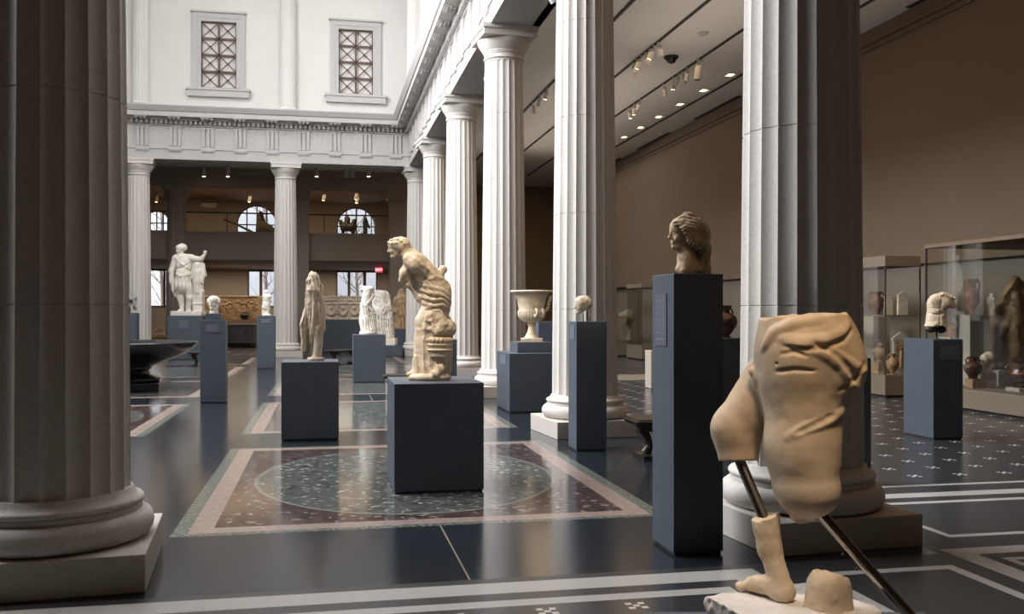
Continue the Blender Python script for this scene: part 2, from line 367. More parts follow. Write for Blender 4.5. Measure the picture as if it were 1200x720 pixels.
# ================================================================= entablatures
def entab(length,mark_off,mirror=1):
    """profile facing -Y (the court), running along +X from 0 to length; y=0 is the architrave face"""
    m=MB(); D=.95
    pr=[(0,ENT0),(0,ENT0+.36),(-.03,ENT0+.36),(-.03,ENT0+.45),(.02,ENT0+.45),(.02,ENT0+1.16),(-.03,ENT0+1.18),(-.03,ENT0+1.22),(.0,ENT0+1.23),(.0,ENT0+1.36),
        (-.12,ENT0+1.36),(-.14,ENT0+1.42),(-.46,ENT0+1.44),(-.46,ENT0+1.60),(-.50,ENT0+1.62),(-.60,ENT0+1.78),(-.60,ENT0+1.81),(D,ENT0+1.81),(D,ENT0)]
    m.prism(pr,'x',0,length)
    n=int(length/1.11)
    for i in range(n+1):
        x=mark_off+i*1.11
        if x-.22<0 or x+.22>length: continue
        for q in (-.15,0,.15): m.box(x+q-.05,x+q+.05,-.035,.03,ENT0+.46,ENT0+1.10)
        m.box(x-.22,x+.22,-.026,.03,ENT0+1.10,ENT0+1.16)
        m.box(x-.22,x+.22,-.05,.01,ENT0+.32,ENT0+.37)
        for q in range(6): m.box(x-.21+q*.075,x-.165+q*.075,-.048,.01,ENT0+.27,ENT0+.33,1)
        m.box(x-.22,x+.22,-.43,-.16,ENT0+1.405,ENT0+1.435)
        for q in (-.14,0,.14):
            for w in (-.37,-.29,-.21): m.box(x+q-.035,x+q+.035,w-.025,w+.025,ENT0+1.365,ENT0+1.41,1)
    x=.05
    while x<length-.1:
        m.box(x,x+.09,-.125,-.03,ENT0+1.235,ENT0+1.358); x+=.165
    return m
M['pegstone']=mat('pale_stone_pegs',(.50,.475,.45),.8)  # pegs in a slightly darker, warmer stone than the trim
e=entab(COLX-.35-CX0-.4,.45); o=struct('trim_2',e,[M['trim'],M['pegstone']]); o.location=(CX0+.4,FARY-.35,0)
e=entab(FARY+.6-ROW0,.45); o=struct('trim_3',e,[M['trim'],M['pegstone']]); o.location=(COLX-.35,FARY+.6,0); o.rotation_euler=(0,0,R(-90))
# inner linings of the right aisle beam (soffit to ceiling)
sh=MB(); sh.box(COLX+.45,COLX+.62,ROW0-.6,FARY+.6,ENT0,GZ); sh.box(-17,COLX+.62,ROW0-.6,ROW0-.45,ENT0,GZ); struct('trim_4',sh,M['ceil'])
# ================================================================= columns
NF=20
def flute(a,r,z):
    t=(a*NF/(2*math.pi))%1.0
    return r*(1-.052*math.sin(math.pi*t)**.8)
def col_parts(root,H=7.05,r0=.437,r1=.368,plinth=.58,low=False,mshaft=None,mbase=None,nseg=8):
    ms=mshaft or M['stone']; mb_=mbase or M['plinth']
    p=MB(); p.box(-plinth,plinth,-plinth,plinth,0,.22); p.build('plinth',mb_,root,bev=.006)
    k=plinth/.58; pr=[(.50*k,.22)]
    for i in range(9):
        a=-math.pi/2+math.pi*i/8; pr.append((.50*k+.075*k*math.cos(a),.305+.085*math.sin(a)))
    pr+=[(.505*k,.392),(.505*k,.425)]
    for i in range(6):
        a=-math.pi/2+math.pi*i/5; pr.append((.495*k+.022*k*math.cos(a),.447+.022*math.sin(a)))
    pr+=[(.485*k,.472),(.462*k,.495),(.450*k,.52)]
    b=MB(); b.lathe(pr,n=64); b.build('column_base',ms,root,smooth=40)
    s=MB(); zt=H-.60; z0=.50; prof=[]
    for i in range(11):
        t=i/10; rr=r0+(r1-r0)*(t**1.25); prof.append((rr,z0+(zt-z0)*t))
    full=[]
    for i,(rr,zz) in enumerate(prof):      # fine drum joints cut into the shaft
        full.append((rr,zz))
        for j in (1.65,2.90,4.17,5.42):
            if i<10 and zz<j<prof[i+1][1]:
                r_=rr+(prof[i+1][0]-rr)*(j-zz)/(prof[i+1][1]-zz); full+=[(r_,j-.006),(r_-.006,j-.003),(r_-.006,j+.003),(r_,j+.006)]
    s.lathe(full,n=NF*nseg,mod=flute,cap=False); s.build('shaft',ms,root,smooth=28)
    c=MB(); q=r1
    pr=[(q*.99,zt-.02),(q*.99,zt+.02),(q+.025,zt+.03),(q+.025,zt+.055),(q+.005,zt+.06),(q+.005,zt+.12),(q+.02,zt+.125),(q+.02,zt+.15),(q+.035,zt+.155),(q+.035,zt+.18),
        (q+.075,zt+.235),(q+.115,zt+.30),(q+.14,zt+.36),(q+.145,zt+.40)]
    c.lathe(pr,n=48); h=q+.155
    c.box(-h,h,-h,h,zt+.40,zt+.53); c.box(-h-.02,h+.02,-h-.02,h+.02,zt+.52,zt+.60)
    c.build('capital',ms,root,smooth=35)
cols=[((COLX,ROW0,0),'fluted stone column on a square plinth just behind the marble hips and thighs fragment'),
      ((COLX,12.1,0),'fluted stone column on a square plinth right behind the small head on a slim pedestal'),
      ((COLX,17.9,0),'fluted stone column rising behind the big marble vase'),
      ((COLX,23.7,0),'fluted column whose round base shows just right of the stooping woman statue'),
      ((COLX,29.5,0),'slim far fluted column directly behind the stooping woman statue, beside the corner column'),
      ((COLX,FARY,0),'corner column of the court where the two colonnades meet'),
      ((-1.42,FARY,0),'white fluted column of the far colonnade behind the two slim side by side pedestals'),
      ((-6.5,FARY,0),'white fluted column of the far colonnade at left beyond the black basin'),
      ((-1.63,6.2,0),'huge dark foreground column on a square plinth at the left edge of the view')]
c0=thing('column',cols[0][1],'column',cols[0][0],R(4.5),'fluted court columns'); col_parts(c0)
for loc,lab in cols[1:]:
    q=copy_tree(c0); q.location=loc; q['label']=lab
# ---- engaged columns of the upper storey
def upper_col(x,y,label,first=[None]):
    if first[0] is None:
        r=thing('engaged_column',label,'column',(x,y,ENTT),0,'engaged columns on the upper wall')
        b=MB(); b.lathe([(.36,0),(.36,.07),(.33,.08),(.355,.12),(.33,.16),(.29,.2)],n=32); b.build('column_base',M['plaster'],r,smooth=40)
        s=MB(); s.lathe([(.285,.18),(.28,2),(.265,4),(.24,6.2)],n=NF*6,mod=flute,cap=False); s.build('shaft',M['plaster'],r,smooth=28)
        k=MB(); k.lathe([(.24,6.2),(.26,6.25),(.30,6.45),(.34,6.5)],n=32); k.box(-.36,.36,-.36,.36,6.5,6.65); k.build('capital',M['plaster'],r,smooth=35)
        first[0]=r; return r
    q=copy_tree(first[0]); q.location=(x,y,ENTT); q['label']=label; return q
upper_col(-6.4,FW-.06,'white half-column on the upper wall left of the left grilled window')
upper_col(-1.32,FW-.06,'white half-column on the upper wall between the two grilled windows')
upper_col(COLX-.22,FW-1.1,'white half-column on the upper side wall next to the court corner')
# ================================================================= back aisle, mezzanine and back wall
IY=41.0
def pillar(x,label,hw=None):
    r=thing('column',label,'column',(x,IY,0))
    if hw is None:
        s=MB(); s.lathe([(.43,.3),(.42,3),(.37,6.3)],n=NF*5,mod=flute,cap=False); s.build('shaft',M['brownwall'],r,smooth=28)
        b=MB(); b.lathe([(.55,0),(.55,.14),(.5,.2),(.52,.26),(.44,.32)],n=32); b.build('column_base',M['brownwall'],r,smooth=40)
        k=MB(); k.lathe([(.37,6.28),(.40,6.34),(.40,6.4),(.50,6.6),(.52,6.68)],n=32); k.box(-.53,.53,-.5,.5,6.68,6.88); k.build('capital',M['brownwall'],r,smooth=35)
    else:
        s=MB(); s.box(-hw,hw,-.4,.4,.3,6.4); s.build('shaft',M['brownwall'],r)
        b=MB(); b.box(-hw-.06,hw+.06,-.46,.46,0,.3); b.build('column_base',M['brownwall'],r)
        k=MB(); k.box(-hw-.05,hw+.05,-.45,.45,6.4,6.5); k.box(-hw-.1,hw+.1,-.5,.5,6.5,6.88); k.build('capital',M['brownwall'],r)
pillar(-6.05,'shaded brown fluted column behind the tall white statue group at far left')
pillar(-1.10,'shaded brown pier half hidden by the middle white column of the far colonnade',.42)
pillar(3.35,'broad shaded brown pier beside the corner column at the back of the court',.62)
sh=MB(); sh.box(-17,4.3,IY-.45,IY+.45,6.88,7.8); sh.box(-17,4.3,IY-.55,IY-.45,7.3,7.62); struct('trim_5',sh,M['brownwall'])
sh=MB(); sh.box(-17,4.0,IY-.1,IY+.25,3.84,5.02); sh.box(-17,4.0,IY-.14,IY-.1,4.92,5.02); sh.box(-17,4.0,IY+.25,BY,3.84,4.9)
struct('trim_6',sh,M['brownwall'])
sh=MB(); sh.box(-17,4.0,IY+.45,BY,7.35,7.5); struct('ceiling_mezzanine',sh,M['wall'])
sh=MB(); sh.box(4.0,4.3,IY+.45,BY,0,GZ); struct('wall_mezzanine_end',sh,M['wall'])
sh=MB(); sh.box(4.3,GX+.3,BY,BY+.3,0,GZ); struct('wall_gallery_end',sh,M['wall'])
# back wall built as piers round its window openings
LOWW=[(-8.75,-8.0),(-7.95,-7.15),(-3.85,-3.3),(-3.2,-2.55),(-2.42,-1.8),(.62,1.18),(1.28,1.98),(2.1,2.65)]
ARCH=[(-8.35,.62),(-3.45,1.0),(1.6,1.0)]
bw=MB(); xs_=[-17]+[v for w in LOWW for v in w]+[4.3]
LZ0,LZ1=1.95,3.75
for i in range(len(xs_)-1):
    a,b=xs_[i],xs_[i+1]
    if i%2==0: bw.box(a,b,BY,BY+.3,0,4.0)
    else: bw.box(a,b,BY,BY+.3,0,LZ0); bw.box(a,b,BY,BY+.3,LZ1,4.0)
AZ0,AZC=5.0,6.15
prev=-17
for cx,rr in ARCH:
    bw.box(prev,cx-rr,BY,BY+.3,4.0,7.5)
    bw.box(cx-rr,cx+rr,BY,BY+.3,4.0,AZ0)
    n=12
    for i in range(n):
        a0,a1=math.pi-math.pi*i/n,math.pi-math.pi*(i+1)/n
        bw.prism([(cx+rr*math.cos(a0),AZC+rr*math.sin(a0)),(cx+rr*math.cos(a1),AZC+rr*math.sin(a1)),(cx+rr*math.cos(a1),7.5),(cx+rr*math.cos(a0),7.5)],'y',BY,BY+.3)
    prev=cx+rr
bw.box(prev,4.3,BY,BY+.3,4.0,7.5)
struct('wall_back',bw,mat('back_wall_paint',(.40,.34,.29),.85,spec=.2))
k=3
for i,(a,b) in enumerate(LOWW):
    f=MB(); t=.05
    f.box(a-t,a+.02,BY-.04,BY+.1,LZ0-t,LZ1+t); f.box(b-.02,b+t,BY-.04,BY+.1,LZ0-t,LZ1+t); f.box(a,b,BY-.04,BY+.1,LZ0-t,LZ0+.02); f.box(a,b,BY-.04,BY+.1,LZ1-.02,LZ1+t)
    w=struct('window_%d'%k,f,M['grille']); k+=1
    g=MB(); g.box(a,b,BY+.12,BY+.13,LZ0,LZ1); g.build('window_pane',M['pane'],w)
for cx,rr in ARCH:
    f=MB(); pts=[(cx+rr,BY+.1,AZ0)]+[(cx+rr*math.cos(math.pi*i/16),BY+.1,AZC+rr*math.sin(math.pi*i/16)) for i in range(17)]+[(cx-rr,BY+.1,AZ0)]
    f.tube(pts,.06,6)
    for q in (-.5,0,.5): f.box(cx+q*rr-.03,cx+q*rr+.03,BY+.07,BY+.12,AZ0,AZC+rr*math.sqrt(1-q*q))
    f.box(cx-rr,cx+rr,BY+.07,BY+.12,AZC-.03,AZC+.03); f.box(cx-rr,cx+rr,BY+.07,BY+.12,AZC-.63,AZC-.58)
    w=struct('window_%d'%k,f,M['grille']); k+=1
    g=MB(); g.box(cx-rr,cx+rr,BY+.13,BY+.14,AZ0,AZC)
    g.prism([(cx+rr*math.cos(math.pi*i/16),AZC+rr*math.sin(math.pi*i/16)) for i in range(17)],'y',BY+.13,BY+.14); g.build('window_pane',M['pane'],w)
# bare winter trees outside the back windows
def tree(x,y,h,label,seed):
    rnd=random.Random(seed); r=thing('bare_tree',label,'tree',(x,y,0),0,'bare trees outside')
    t=MB(); t.tube([(0,0,0),(.05,0,h*.3),(-.05,.05,h*.6),(.05,0,h)],[.14,.11,.08,.03],8); t.build('trunk',M['bark'],r,smooth=50)
    b=MB()
    for i in range(34):
        z=h*(.18+.78*rnd.random()); a=rnd.random()*6.283; l=(.8+1.8*rnd.random())*(1.1-z/h*.5); p=Vector((0,0,z)); d=Vector((math.cos(a),math.sin(a)*.5,.5+rnd.random()*.6)).normalized(); pts=[p]
        for q in range(4):
            d=(d+Vector((rnd.uniform(-.3,.3),rnd.uniform(-.3,.3),rnd.uniform(-.1,.25)))).normalized(); pts.append(pts[-1]+d*l/4)
        b.tube(pts,[.035,.028,.02,.014,.008],5)
        for q in range(3):
            e=(d+Vector((rnd.uniform(-.9,.9),rnd.uniform(-.9,.9),rnd.uniform(-.4,.5)))).normalized(); b.tube([pts[1+q],pts[1+q]+e*l*.3,pts[1+q]+e*l*.55+Vector((0,0,.1))],[.016,.011,.006],4)
    b.build('branches',M['bark'],r,smooth=50)
tree(-8.6,53,7.5,'bare tree seen through the far left back windows',1)
tree(-3.2,52.8,8,'bare tree seen through the back windows left of the middle white column',2)
tree(1.7,52.9,8,'bare tree seen through the three back windows above the carved garland chest',3)
gm=MB(); gm.box(-40,40,BY+.4,BY+40,-.2,0); struct('ground',gm,mat('wet_ground',(.18,.17,.16),.9))
# ================================================================= carving library: signed distance fields -> one continuous surface
def lattice(shape_pts,seed):
    return np.random.RandomState(seed).rand(24,24,24).astype(np.float32)*2-1
def vnoise(X,Y,Z,scale,seed=0):
    G=lattice(0,seed); out=0
    def ax(a):
        a=np.asarray(a,np.float32)/scale+1000.37; i=np.floor(a).astype(np.int32); f=a-i; return i%24,(i+1)%24,f*f*(3-2*f)
    x0,x1,fx=ax(X); y0,y1,fy=ax(Y); z0,z1,fz=ax(Z)
    for xi,wx in ((x0,1-fx),(x1,fx)):
        for yi,wy in ((y0,1-fy),(y1,fy)):
            for zi,wz in ((z0,1-fz),(z1,fz)): out=out+G[xi,yi,zi]*(wx*wy*wz)
    return out
def surfnet(F,lo,h):
    nx,ny,nz=F.shape; S=F<0
    cnt=np.zeros((nx-1,ny-1,nz-1),np.int8)
    for a in (0,1):
        for b in (0,1):
            for c in (0,1): cnt+=S[a:nx-1+a,b:ny-1+b,c:nz-1+c]
    act=(cnt>0)&(cnt<8); cx,cy,cz=np.nonzero(act); n=len(cx)
    idx=np.full(act.shape,-1,np.int64); idx[act]=np.arange(n)
    pos=np.zeros((n,3)); w=np.zeros(n)
    for axis in range(3):
        o=[0,0,0]; others=[k for k in range(3) if k!=axis]
        for p in (0,1):
            for q in (0,1):
                o=[0,0,0]; o[others[0]]=p; o[others[1]]=q; e=list(o); e[axis]=1
                fa=F[cx+o[0],cy+o[1],cz+o[2]]; fb=F[cx+e[0],cy+e[1],cz+e[2]]
                m=(fa<0)!=(fb<0); t=np.where(m,fa/np.where(m,fa-fb,1),0)
                pt=np.tile(np.array(o,float),(n,1)); pt[:,axis]=t
                pos[m]+=pt[m]; w[m]+=1
    pos=pos/w[:,None]+np.stack([cx,cy,cz],1); V=np.array(lo)+pos*h
    Q=[]
    for axis in range(3):
        a=[slice(None)]*3; b=[slice(None)]*3; a[axis]=slice(0,-1); b[axis]=slice(1,None)
        ch=S[tuple(a)]!=S[tuple(b)]
        u,v=[k for k in range(3) if k!=axis]
        ii=np.stack(np.nonzero(ch),1); ok=(ii[:,u]>0)&(ii[:,v]>0)&(ii[:,u]<F.shape[u]-1)&(ii[:,v]<F.shape[v]-1); ii=ii[ok]
        inside=S[tuple(ii.T)]
        def at(du,dv):
            k=ii.copy(); k[:,u]-=du; k[:,v]-=dv; return idx[tuple(k.T)]
        q=np.stack([at(1,1),at(0,1),at(0,0),at(1,0)],1)
        flip=inside if axis!=1 else ~inside
        q[~flip]=q[~flip][:,::-1]; Q.append(q)
    Q=np.concatenate(Q); return V,Q[(Q>=0).all(1)]
class Sculpt:
    """px-style units: x to the right, y away from the viewer, p counted downwards; scale s metres per unit; (cx,by) is the base point"""
    def __init__(s,x0,x1,y0,y1,p0,p1,h,cx,by,sc):
        s.h=h; s.cx=cx; s.by=by; s.sc=sc
        s.lo=np.array([x0,y0,by-p1],np.float32)
        n=[int((x1-x0)/h)+1,int((y1-y0)/h)+1,int((p1-p0)/h)+1]
        s.ax=[s.lo[k]+np.arange(n[k],dtype=np.float32)*h for k in range(3)]
        s.F=np.full(n,9.0*h+5,np.float32)
    def q(s,p): return np.array([p[0],p[2] if len(p)>2 else 0.0,s.by-p[1]],np.float32)   # (x, p, depth) -> grid space
    def sub(s,lo,hi,pad):
        sl=[]
        for k in range(3):
            a=int(np.floor((lo[k]-pad-s.lo[k])/s.h)); b=int(np.ceil((hi[k]+pad-s.lo[k])/s.h))+1
            sl.append(slice(max(a,0),max(min(b,s.F.shape[k]),0)))
        return tuple(sl)
    def grid(s,sl): return s.ax[0][sl[0]][:,None,None],s.ax[1][sl[1]][None,:,None],s.ax[2][sl[2]][None,None,:]
    def comb(s,sl,d,k,mode):
        if d.size==0: return
        A=s.F[sl]
        if mode=='add': h=np.maximum(k-np.abs(A-d),0)/max(k,1e-6); s.F[sl]=np.minimum(A,d)-h*h*k*.25
        else: h=np.maximum(k-np.abs(A+d),0)/max(k,1e-6); s.F[sl]=np.maximum(A,-d)+h*h*k*.25
    def cone(s,a,b,ra,rb,k=6,mode='add',flat=1.0):
        """tapered limb from a to b; flat<1 squeezes it in depth"""
        a=s.q(a); b=s.q(b); r=max(ra,rb); sl=s.sub(np.minimum(a,b)-r,np.maximum(a,b)+r,k+3*s.h); X,Y,Z=s.grid(sl)
        ab=b-a; L=float(ab@ab)+1e-9
        t=np.clip(((X-a[0])*ab[0]+(Y-a[1])*ab[1]+(Z-a[2])*ab[2])/L,0,1)
        dx,dy,dz=X-a[0]-t*ab[0],(Y-a[1]-t*ab[1])/flat,Z-a[2]-t*ab[2]
        d=np.sqrt(dx*dx+dy*dy+dz*dz)-(ra+(rb-ra)*t); s.comb(sl,d*(1 if flat>=1 else .9),k,mode); return s
    def ell(s,c,r,k=6,mode='add',rot=0.0):
        """ellipsoid; r=(x,vertical,depth); rot tilts it in the picture plane (degrees, clockwise)"""
        c=s.q(c); m=max(r); sl=s.sub(c-m,c+m,k+3*s.h); X,Y,Z=s.grid(sl); X=X-c[0]; Y=Y-c[1]; Z=Z-c[2]
        if rot:
            ca,sa=math.cos(R(rot)),math.sin(R(rot)); X,Z=X*ca-Z*sa,X*sa+Z*ca
        k0=np.sqrt((X/r[0])**2+(Y/r[2])**2+(Z/r[1])**2); k1=np.sqrt((X/r[0]**2)**2+(Y/r[2]**2)**2+(Z/r[1]**2)**2)
        s.comb(sl,k0*(k0-1)/np.maximum(k1,1e-6),k,mode); return s
    def box(s,c,hs,rnd=1,k=2,mode='add',yaw=0.0,roll=0.0):
        c=s.q(c); m=math.sqrt(sum(v*v for v in hs)); sl=s.sub(c-m,c+m,k+3*s.h); X,Y,Z=s.grid(sl); X=X-c[0]; Y=Y-c[1]; Z=Z-c[2]
        if yaw: ca,sa=math.cos(R(yaw)),math.sin(R(yaw)); X,Y=X*ca+Y*sa,-X*sa+Y*ca
        if roll: ca,sa=math.cos(R(roll)),math.sin(R(roll)); X,Z=X*ca-Z*sa,X*sa+Z*ca
        qx,qy,qz=np.abs(X)-hs[0]+rnd,np.abs(Y)-hs[2]+rnd,np.abs(Z)-hs[1]+rnd
        d=np.sqrt(np.maximum(qx,0)**2+np.maximum(qy,0)**2+np.maximum(qz,0)**2)+np.minimum(np.maximum(np.maximum(qx,qy),qz),0)-rnd
        s.comb(sl,d,k,mode); return s
    def line(s,pts,r,k=2,mode='add'):
        rr=r if isinstance(r,(list,tuple)) else [r]*len(pts)
        for i in range(len(pts)-1): s.cone(pts[i],pts[i+1],rr[i],rr[i+1],k,mode)
        return s
    def on(s,pts,r,front=True,k=2,mode='add',lift=0.0,step=None):
        """a fold (or a groove) laid on the surface that faces the viewer, along a path of (x,p)"""
        P=[]
        for i in range(len(pts)-1):
            n=max(2,int(math.hypot(pts[i+1][0]-pts[i][0],pts[i+1][1]-pts[i][1])/(step or 3*s.h)))
            for j in range(n+(i==len(pts)-2)):
                t=j/n; P.append((pts[i][0]*(1-t)+pts[i+1][0]*t,pts[i][1]*(1-t)+pts[i+1][1]*t))
        out=[]
        F=s.F.copy() if mode!='add' else s.F
        for x,p in P:
            i=int(round((x-s.lo[0])/s.h)); kz=int(round((s.by-p-s.lo[2])/s.h))
            if not(0<=i<F.shape[0] and 0<=kz<F.shape[2]): continue
            col=np.nonzero(F[i,:,kz]<0)[0]
            if len(col)==0: continue
            j=col[0] if front else col[-1]; out.append((x,p,float(s.ax[1][j])-(lift if front else -lift)))
        n=len(out)
        if n<2: return s
        rs=[r*(.35+.65*math.sin(math.pi*min(1,max(0,(i+.5)/n)))**.6) for i in range(n)]
        return s.line(out,rs,k,mode)
    def plane(s,pt,nrm,rough=0,seed=1,k=0.5):
        """cut away everything on the side the normal (x, p, depth) points to"""
        p=s.q(pt); n=np.array([nrm[0],nrm[2] if len(nrm)>2 else 0,-nrm[1]],np.float32); n/=np.linalg.norm(n)
        X,Y,Z=s.grid((slice(None),)*3); d=(X-p[0])*n[0]+(Y-p[1])*n[1]+(Z-p[2])*n[2]
        if rough: d=d+rough*vnoise(X,Y,Z,9*s.h,seed)+.5*rough*vnoise(X,Y,Z,4*s.h,seed+1)
        s.F=np.maximum(s.F,d); return s
    def rough(s,amp,scale,seed=1,box=None):
        sl=(slice(None),)*3
        if box: sl=s.sub(s.q((box[0],box[3],box[4])),s.q((box[1],box[2],box[5])),0)
        X,Y,Z=s.grid(sl); s.F[sl]=s.F[sl]+amp*vnoise(X,Y,Z,scale,seed); return s
    def pleats(s,box,period,amp,lean=0.0,warp=3.0,seed=3):
        """near-vertical drapery pleats inside box=(x0,x1,p0,p1,d0,d1)"""
        sl=s.sub(s.q((box[0],box[3],box[4])),s.q((box[1],box[2],box[5])),0); X,Y,Z=s.grid(sl)
        ph=(X+.7*Y+lean*(Z-(s.by-box[3]))+warp*vnoise(X,Y,Z*.5,period*2.2,seed))*(2*math.pi/period)
        e=np.clip((Z-(s.by-box[3]))/4,0,1)*np.clip(((s.by-box[2])-Z)/6,0,1)
        s.F[sl]=s.F[sl]+amp*(np.abs(np.sin(ph*.5))*2-1.1)*e; return s
    def build(s,name,m,parent=None):
        s.F=np.maximum(s.F,(.15*s.h-s.ax[2])[None,None,:])   # flat underside resting on the base
        V,Q=surfnet(s.F,s.lo,s.h)
        V=(V-np.array([s.cx,0,0]))*s.sc
        me=bpy.data.meshes.new(name)
        me.vertices.add(len(V)); me.vertices.foreach_set('co',V.astype(np.float32).ravel())
        me.loops.add(len(Q)*4); me.loops.foreach_set('vertex_index',Q.astype(np.int32).ravel())
        me.polygons.add(len(Q)); me.polygons.foreach_set('loop_start',np.arange(len(Q),dtype=np.int32)*4)
        me.update(calc_edges=True); me.validate()
        bm=bmesh.new(); bm.from_mesh(me); bmesh.ops.recalc_face_normals(bm,faces=bm.faces); bm.to_mesh(me); bm.free()
        me.polygons.foreach_set('use_smooth',[True]*len(me.polygons))
        me.materials.append(m)
        o=bpy.data.objects.new(name,me); C.objects.link(o)
        if parent: o.parent=parent
        return o
def stand(name,label,cat,px,d,z,group=None):
    """an Empty for a sculpture: base point on height z, facing the view axis"""
    return thing(name,label,cat,Wd(px,d,z),-YAW,group)
# ================================================================= foreground fragment: draped hips on steel rods
HD=3.3; HS=HD/FPX; HB=736.0; HZ=CAMH-(HB-HORIZON)*HS
hip=stand('statue_fragment','honey coloured marble hips and thighs held on steel rods above a broken foot','sculpture',940,HD,HZ)
s=Sculpt(835,1024,-95,100,356,626,1.25,940,HB,HS)
s.ell((946,408,2),(58,62,62),8); s.ell((962,418,14),(49,50,52),14); s.ell((972,432,-10),(37,42,42),12); s.ell((925,425,-8),(36,55,46),14); s.cone((917,366,-4),(921,440,-6),27,29,14)
s.cone((941,450,-6),(937,525,-10),45,42,16); s.cone((937,520,-10),(940,562,-13),42.5,38,10)
s.ell((943,574,-14),(35,27,35),10); s.cone((950,576,-14),(975,579,-14),17,6,6); s.cone((938,582,-12),(935,603,-12),28,12,8)
s.cone((918,452,38),(874,510,48),38,29,9); s.cone((874,508,48),(878,560,42),29,22,8)
s.ell((889,440,6),(6,12,10),5); s.ell((884,436,8),(4,5,6),3)
# broken edges
s.plane((940,370.5),(-.055,-1,0),2.2,5)
tmp=s.F.copy(); s.plane((876,546,40),(.02,1,-.15),1.0,8); X,Y,Z=s.grid((slice(None),)*3)
keep=(X+.0*Y+.0*Z>899)|(Y+.0*X+.0*Z<12); s.F=np.where(keep,tmp,s.F)
tmp=s.F.copy(); s.plane((940,604,-12),(.35,1,.25),2.0,9); s.F=np.where((X+.0*Y+.0*Z>899)|(Y+.0*X+.0*Z<12),s.F,tmp)
tmp=s.F.copy(); s.plane((922,606,-12),(-.55,1,.0),1.5,10); s.F=np.where((X+.0*Y+.0*Z>895)&(Z+.0*X+.0*Y<HB-570),s.F,tmp)
# garment folds
for pts,r in (([(890,408),(899,390),(922,379),(950,376)],5.5),([(903,396),(925,400),(950,398),(968,390),(980,379)],5.5),([(911,402),(930,405),(947,412),(962,422),(976,438),(990,454)],5.5),
              ([(955,411),(970,419),(985,428),(1001,433)],4),([(912,508),(930,496),(955,488),(975,476)],5)):
    s.on(pts,r,mode='add',k=6,lift=-.92*r)
for pts,r in (([(905,405),(925,408),(950,404),(970,397),(984,386)],3),([(935,401),(948,406),(963,416),(978,432),(990,446)],3.2),([(902,413),(914,410),(926,415)],2.2),([(899,433),(915,430),(936,431)],2.0),([(968,454),(985,441),(1001,424)],2.6),([(918,501),(940,490),(962,481)],3)):
    s.on(pts,r,mode='sub',k=4,lift=.84*r)
s.ell((899,424,-40),(1.5,1.2,6),1,'sub')
s.rough(1.4,46,3); s.rough(.35,11,5)
s.build('hips_and_thighs',M['marblehips'],hip)
s=Sculpt(862,934,-40,50,596,712,1.0,940,HB,HS)
s.cone((897,606,0),(900,640,-4),16.5,13.5,5); s.cone((900,640,-4),(910,676,-12),13.5,12.5,6); s.ell((913,689,-15),(15,14,15),5)
s.cone((906,684,-8),(885,690,18),13,8.5,8); s.ell((893,684,6),(11,8,10),5)
for i,(x,dd) in enumerate(((873,24),(877,29),(881,33),(886,36),(891,38))): s.ell((x,693,dd-4),(6 if i==0 else 4.6,5 if i==0 else 4,7),2)
s.plane((896,606),(-.34,-1,.1),1.6,4); s.plane((900,701.5),(0,1,0)); s.rough(.8,12,6); s.rough(.4,5,8)
s.build('broken_foot',M['marblehips'],hip)
s=Sculpt(922,1000,-85,10,640,736,1.1,940,HB,HS)
s.cone((955,676,-38),(957,730,-38),22,28,4); s.cone((966,674,-38),(968,730,-38),17,22,5); s.ell((934,705,-36),(5,10,6),3)
s.plane((960,668),(.28,-1,.15),2.6,14); s.plane((960,701.5+28),(0,1,0)); s.rough(1.4,15,4); s.rough(.6,6,9)
s.build('stone_stump',M['marblehips'],hip)
s=Sculpt(800,1014,-125,75,692,738,1.4,940,HB,HS)
s.box((918,718,-25),(86,18,62),3,2,yaw=22); s.plane((842,718,-20),(-.9,.25,-.4),3.5,3); s.rough(1.2,14,5); s.rough(.7,6,4)
X,Y,Z=s.grid((slice(None),)*3)
s.build('base_slab',M['base'],hip)
def hl(px,py,dep): return ((px-940)*HS,dep*HS,(HB-py)*HS)
for pts in ([hl(874,540,40),hl(897,612,2)],[hl(948,588,-10),hl(1010,661,-20),hl(1072,732.5,-31)]):
    m=MB(); m.tube(pts,.0195,20); m.build('steel_rod',M['steel'],hip,smooth=50)
for px,py,dp in ((984,640,-24),(999,656,-27)):
    fx=MB(); fx.ball(hl(px-5,py+4,dp),.006,8,6); fx.build('set_screw',M['slot'],hip,smooth=50)
# its pedestal stands just below the frame
p=Wd(945,3.22,0)
pb=MB(); pb.obox((0,0,HZ/2-.002),(.52,.27,HZ/2-.002)); o=pb.build('pedestal',M['ped'],bev=.004); o.location=p; o.rotation_euler=(0,0,-YAW)
tag(o,'low slate grey pedestal under the honey coloured marble hips and broken foot','pedestal')
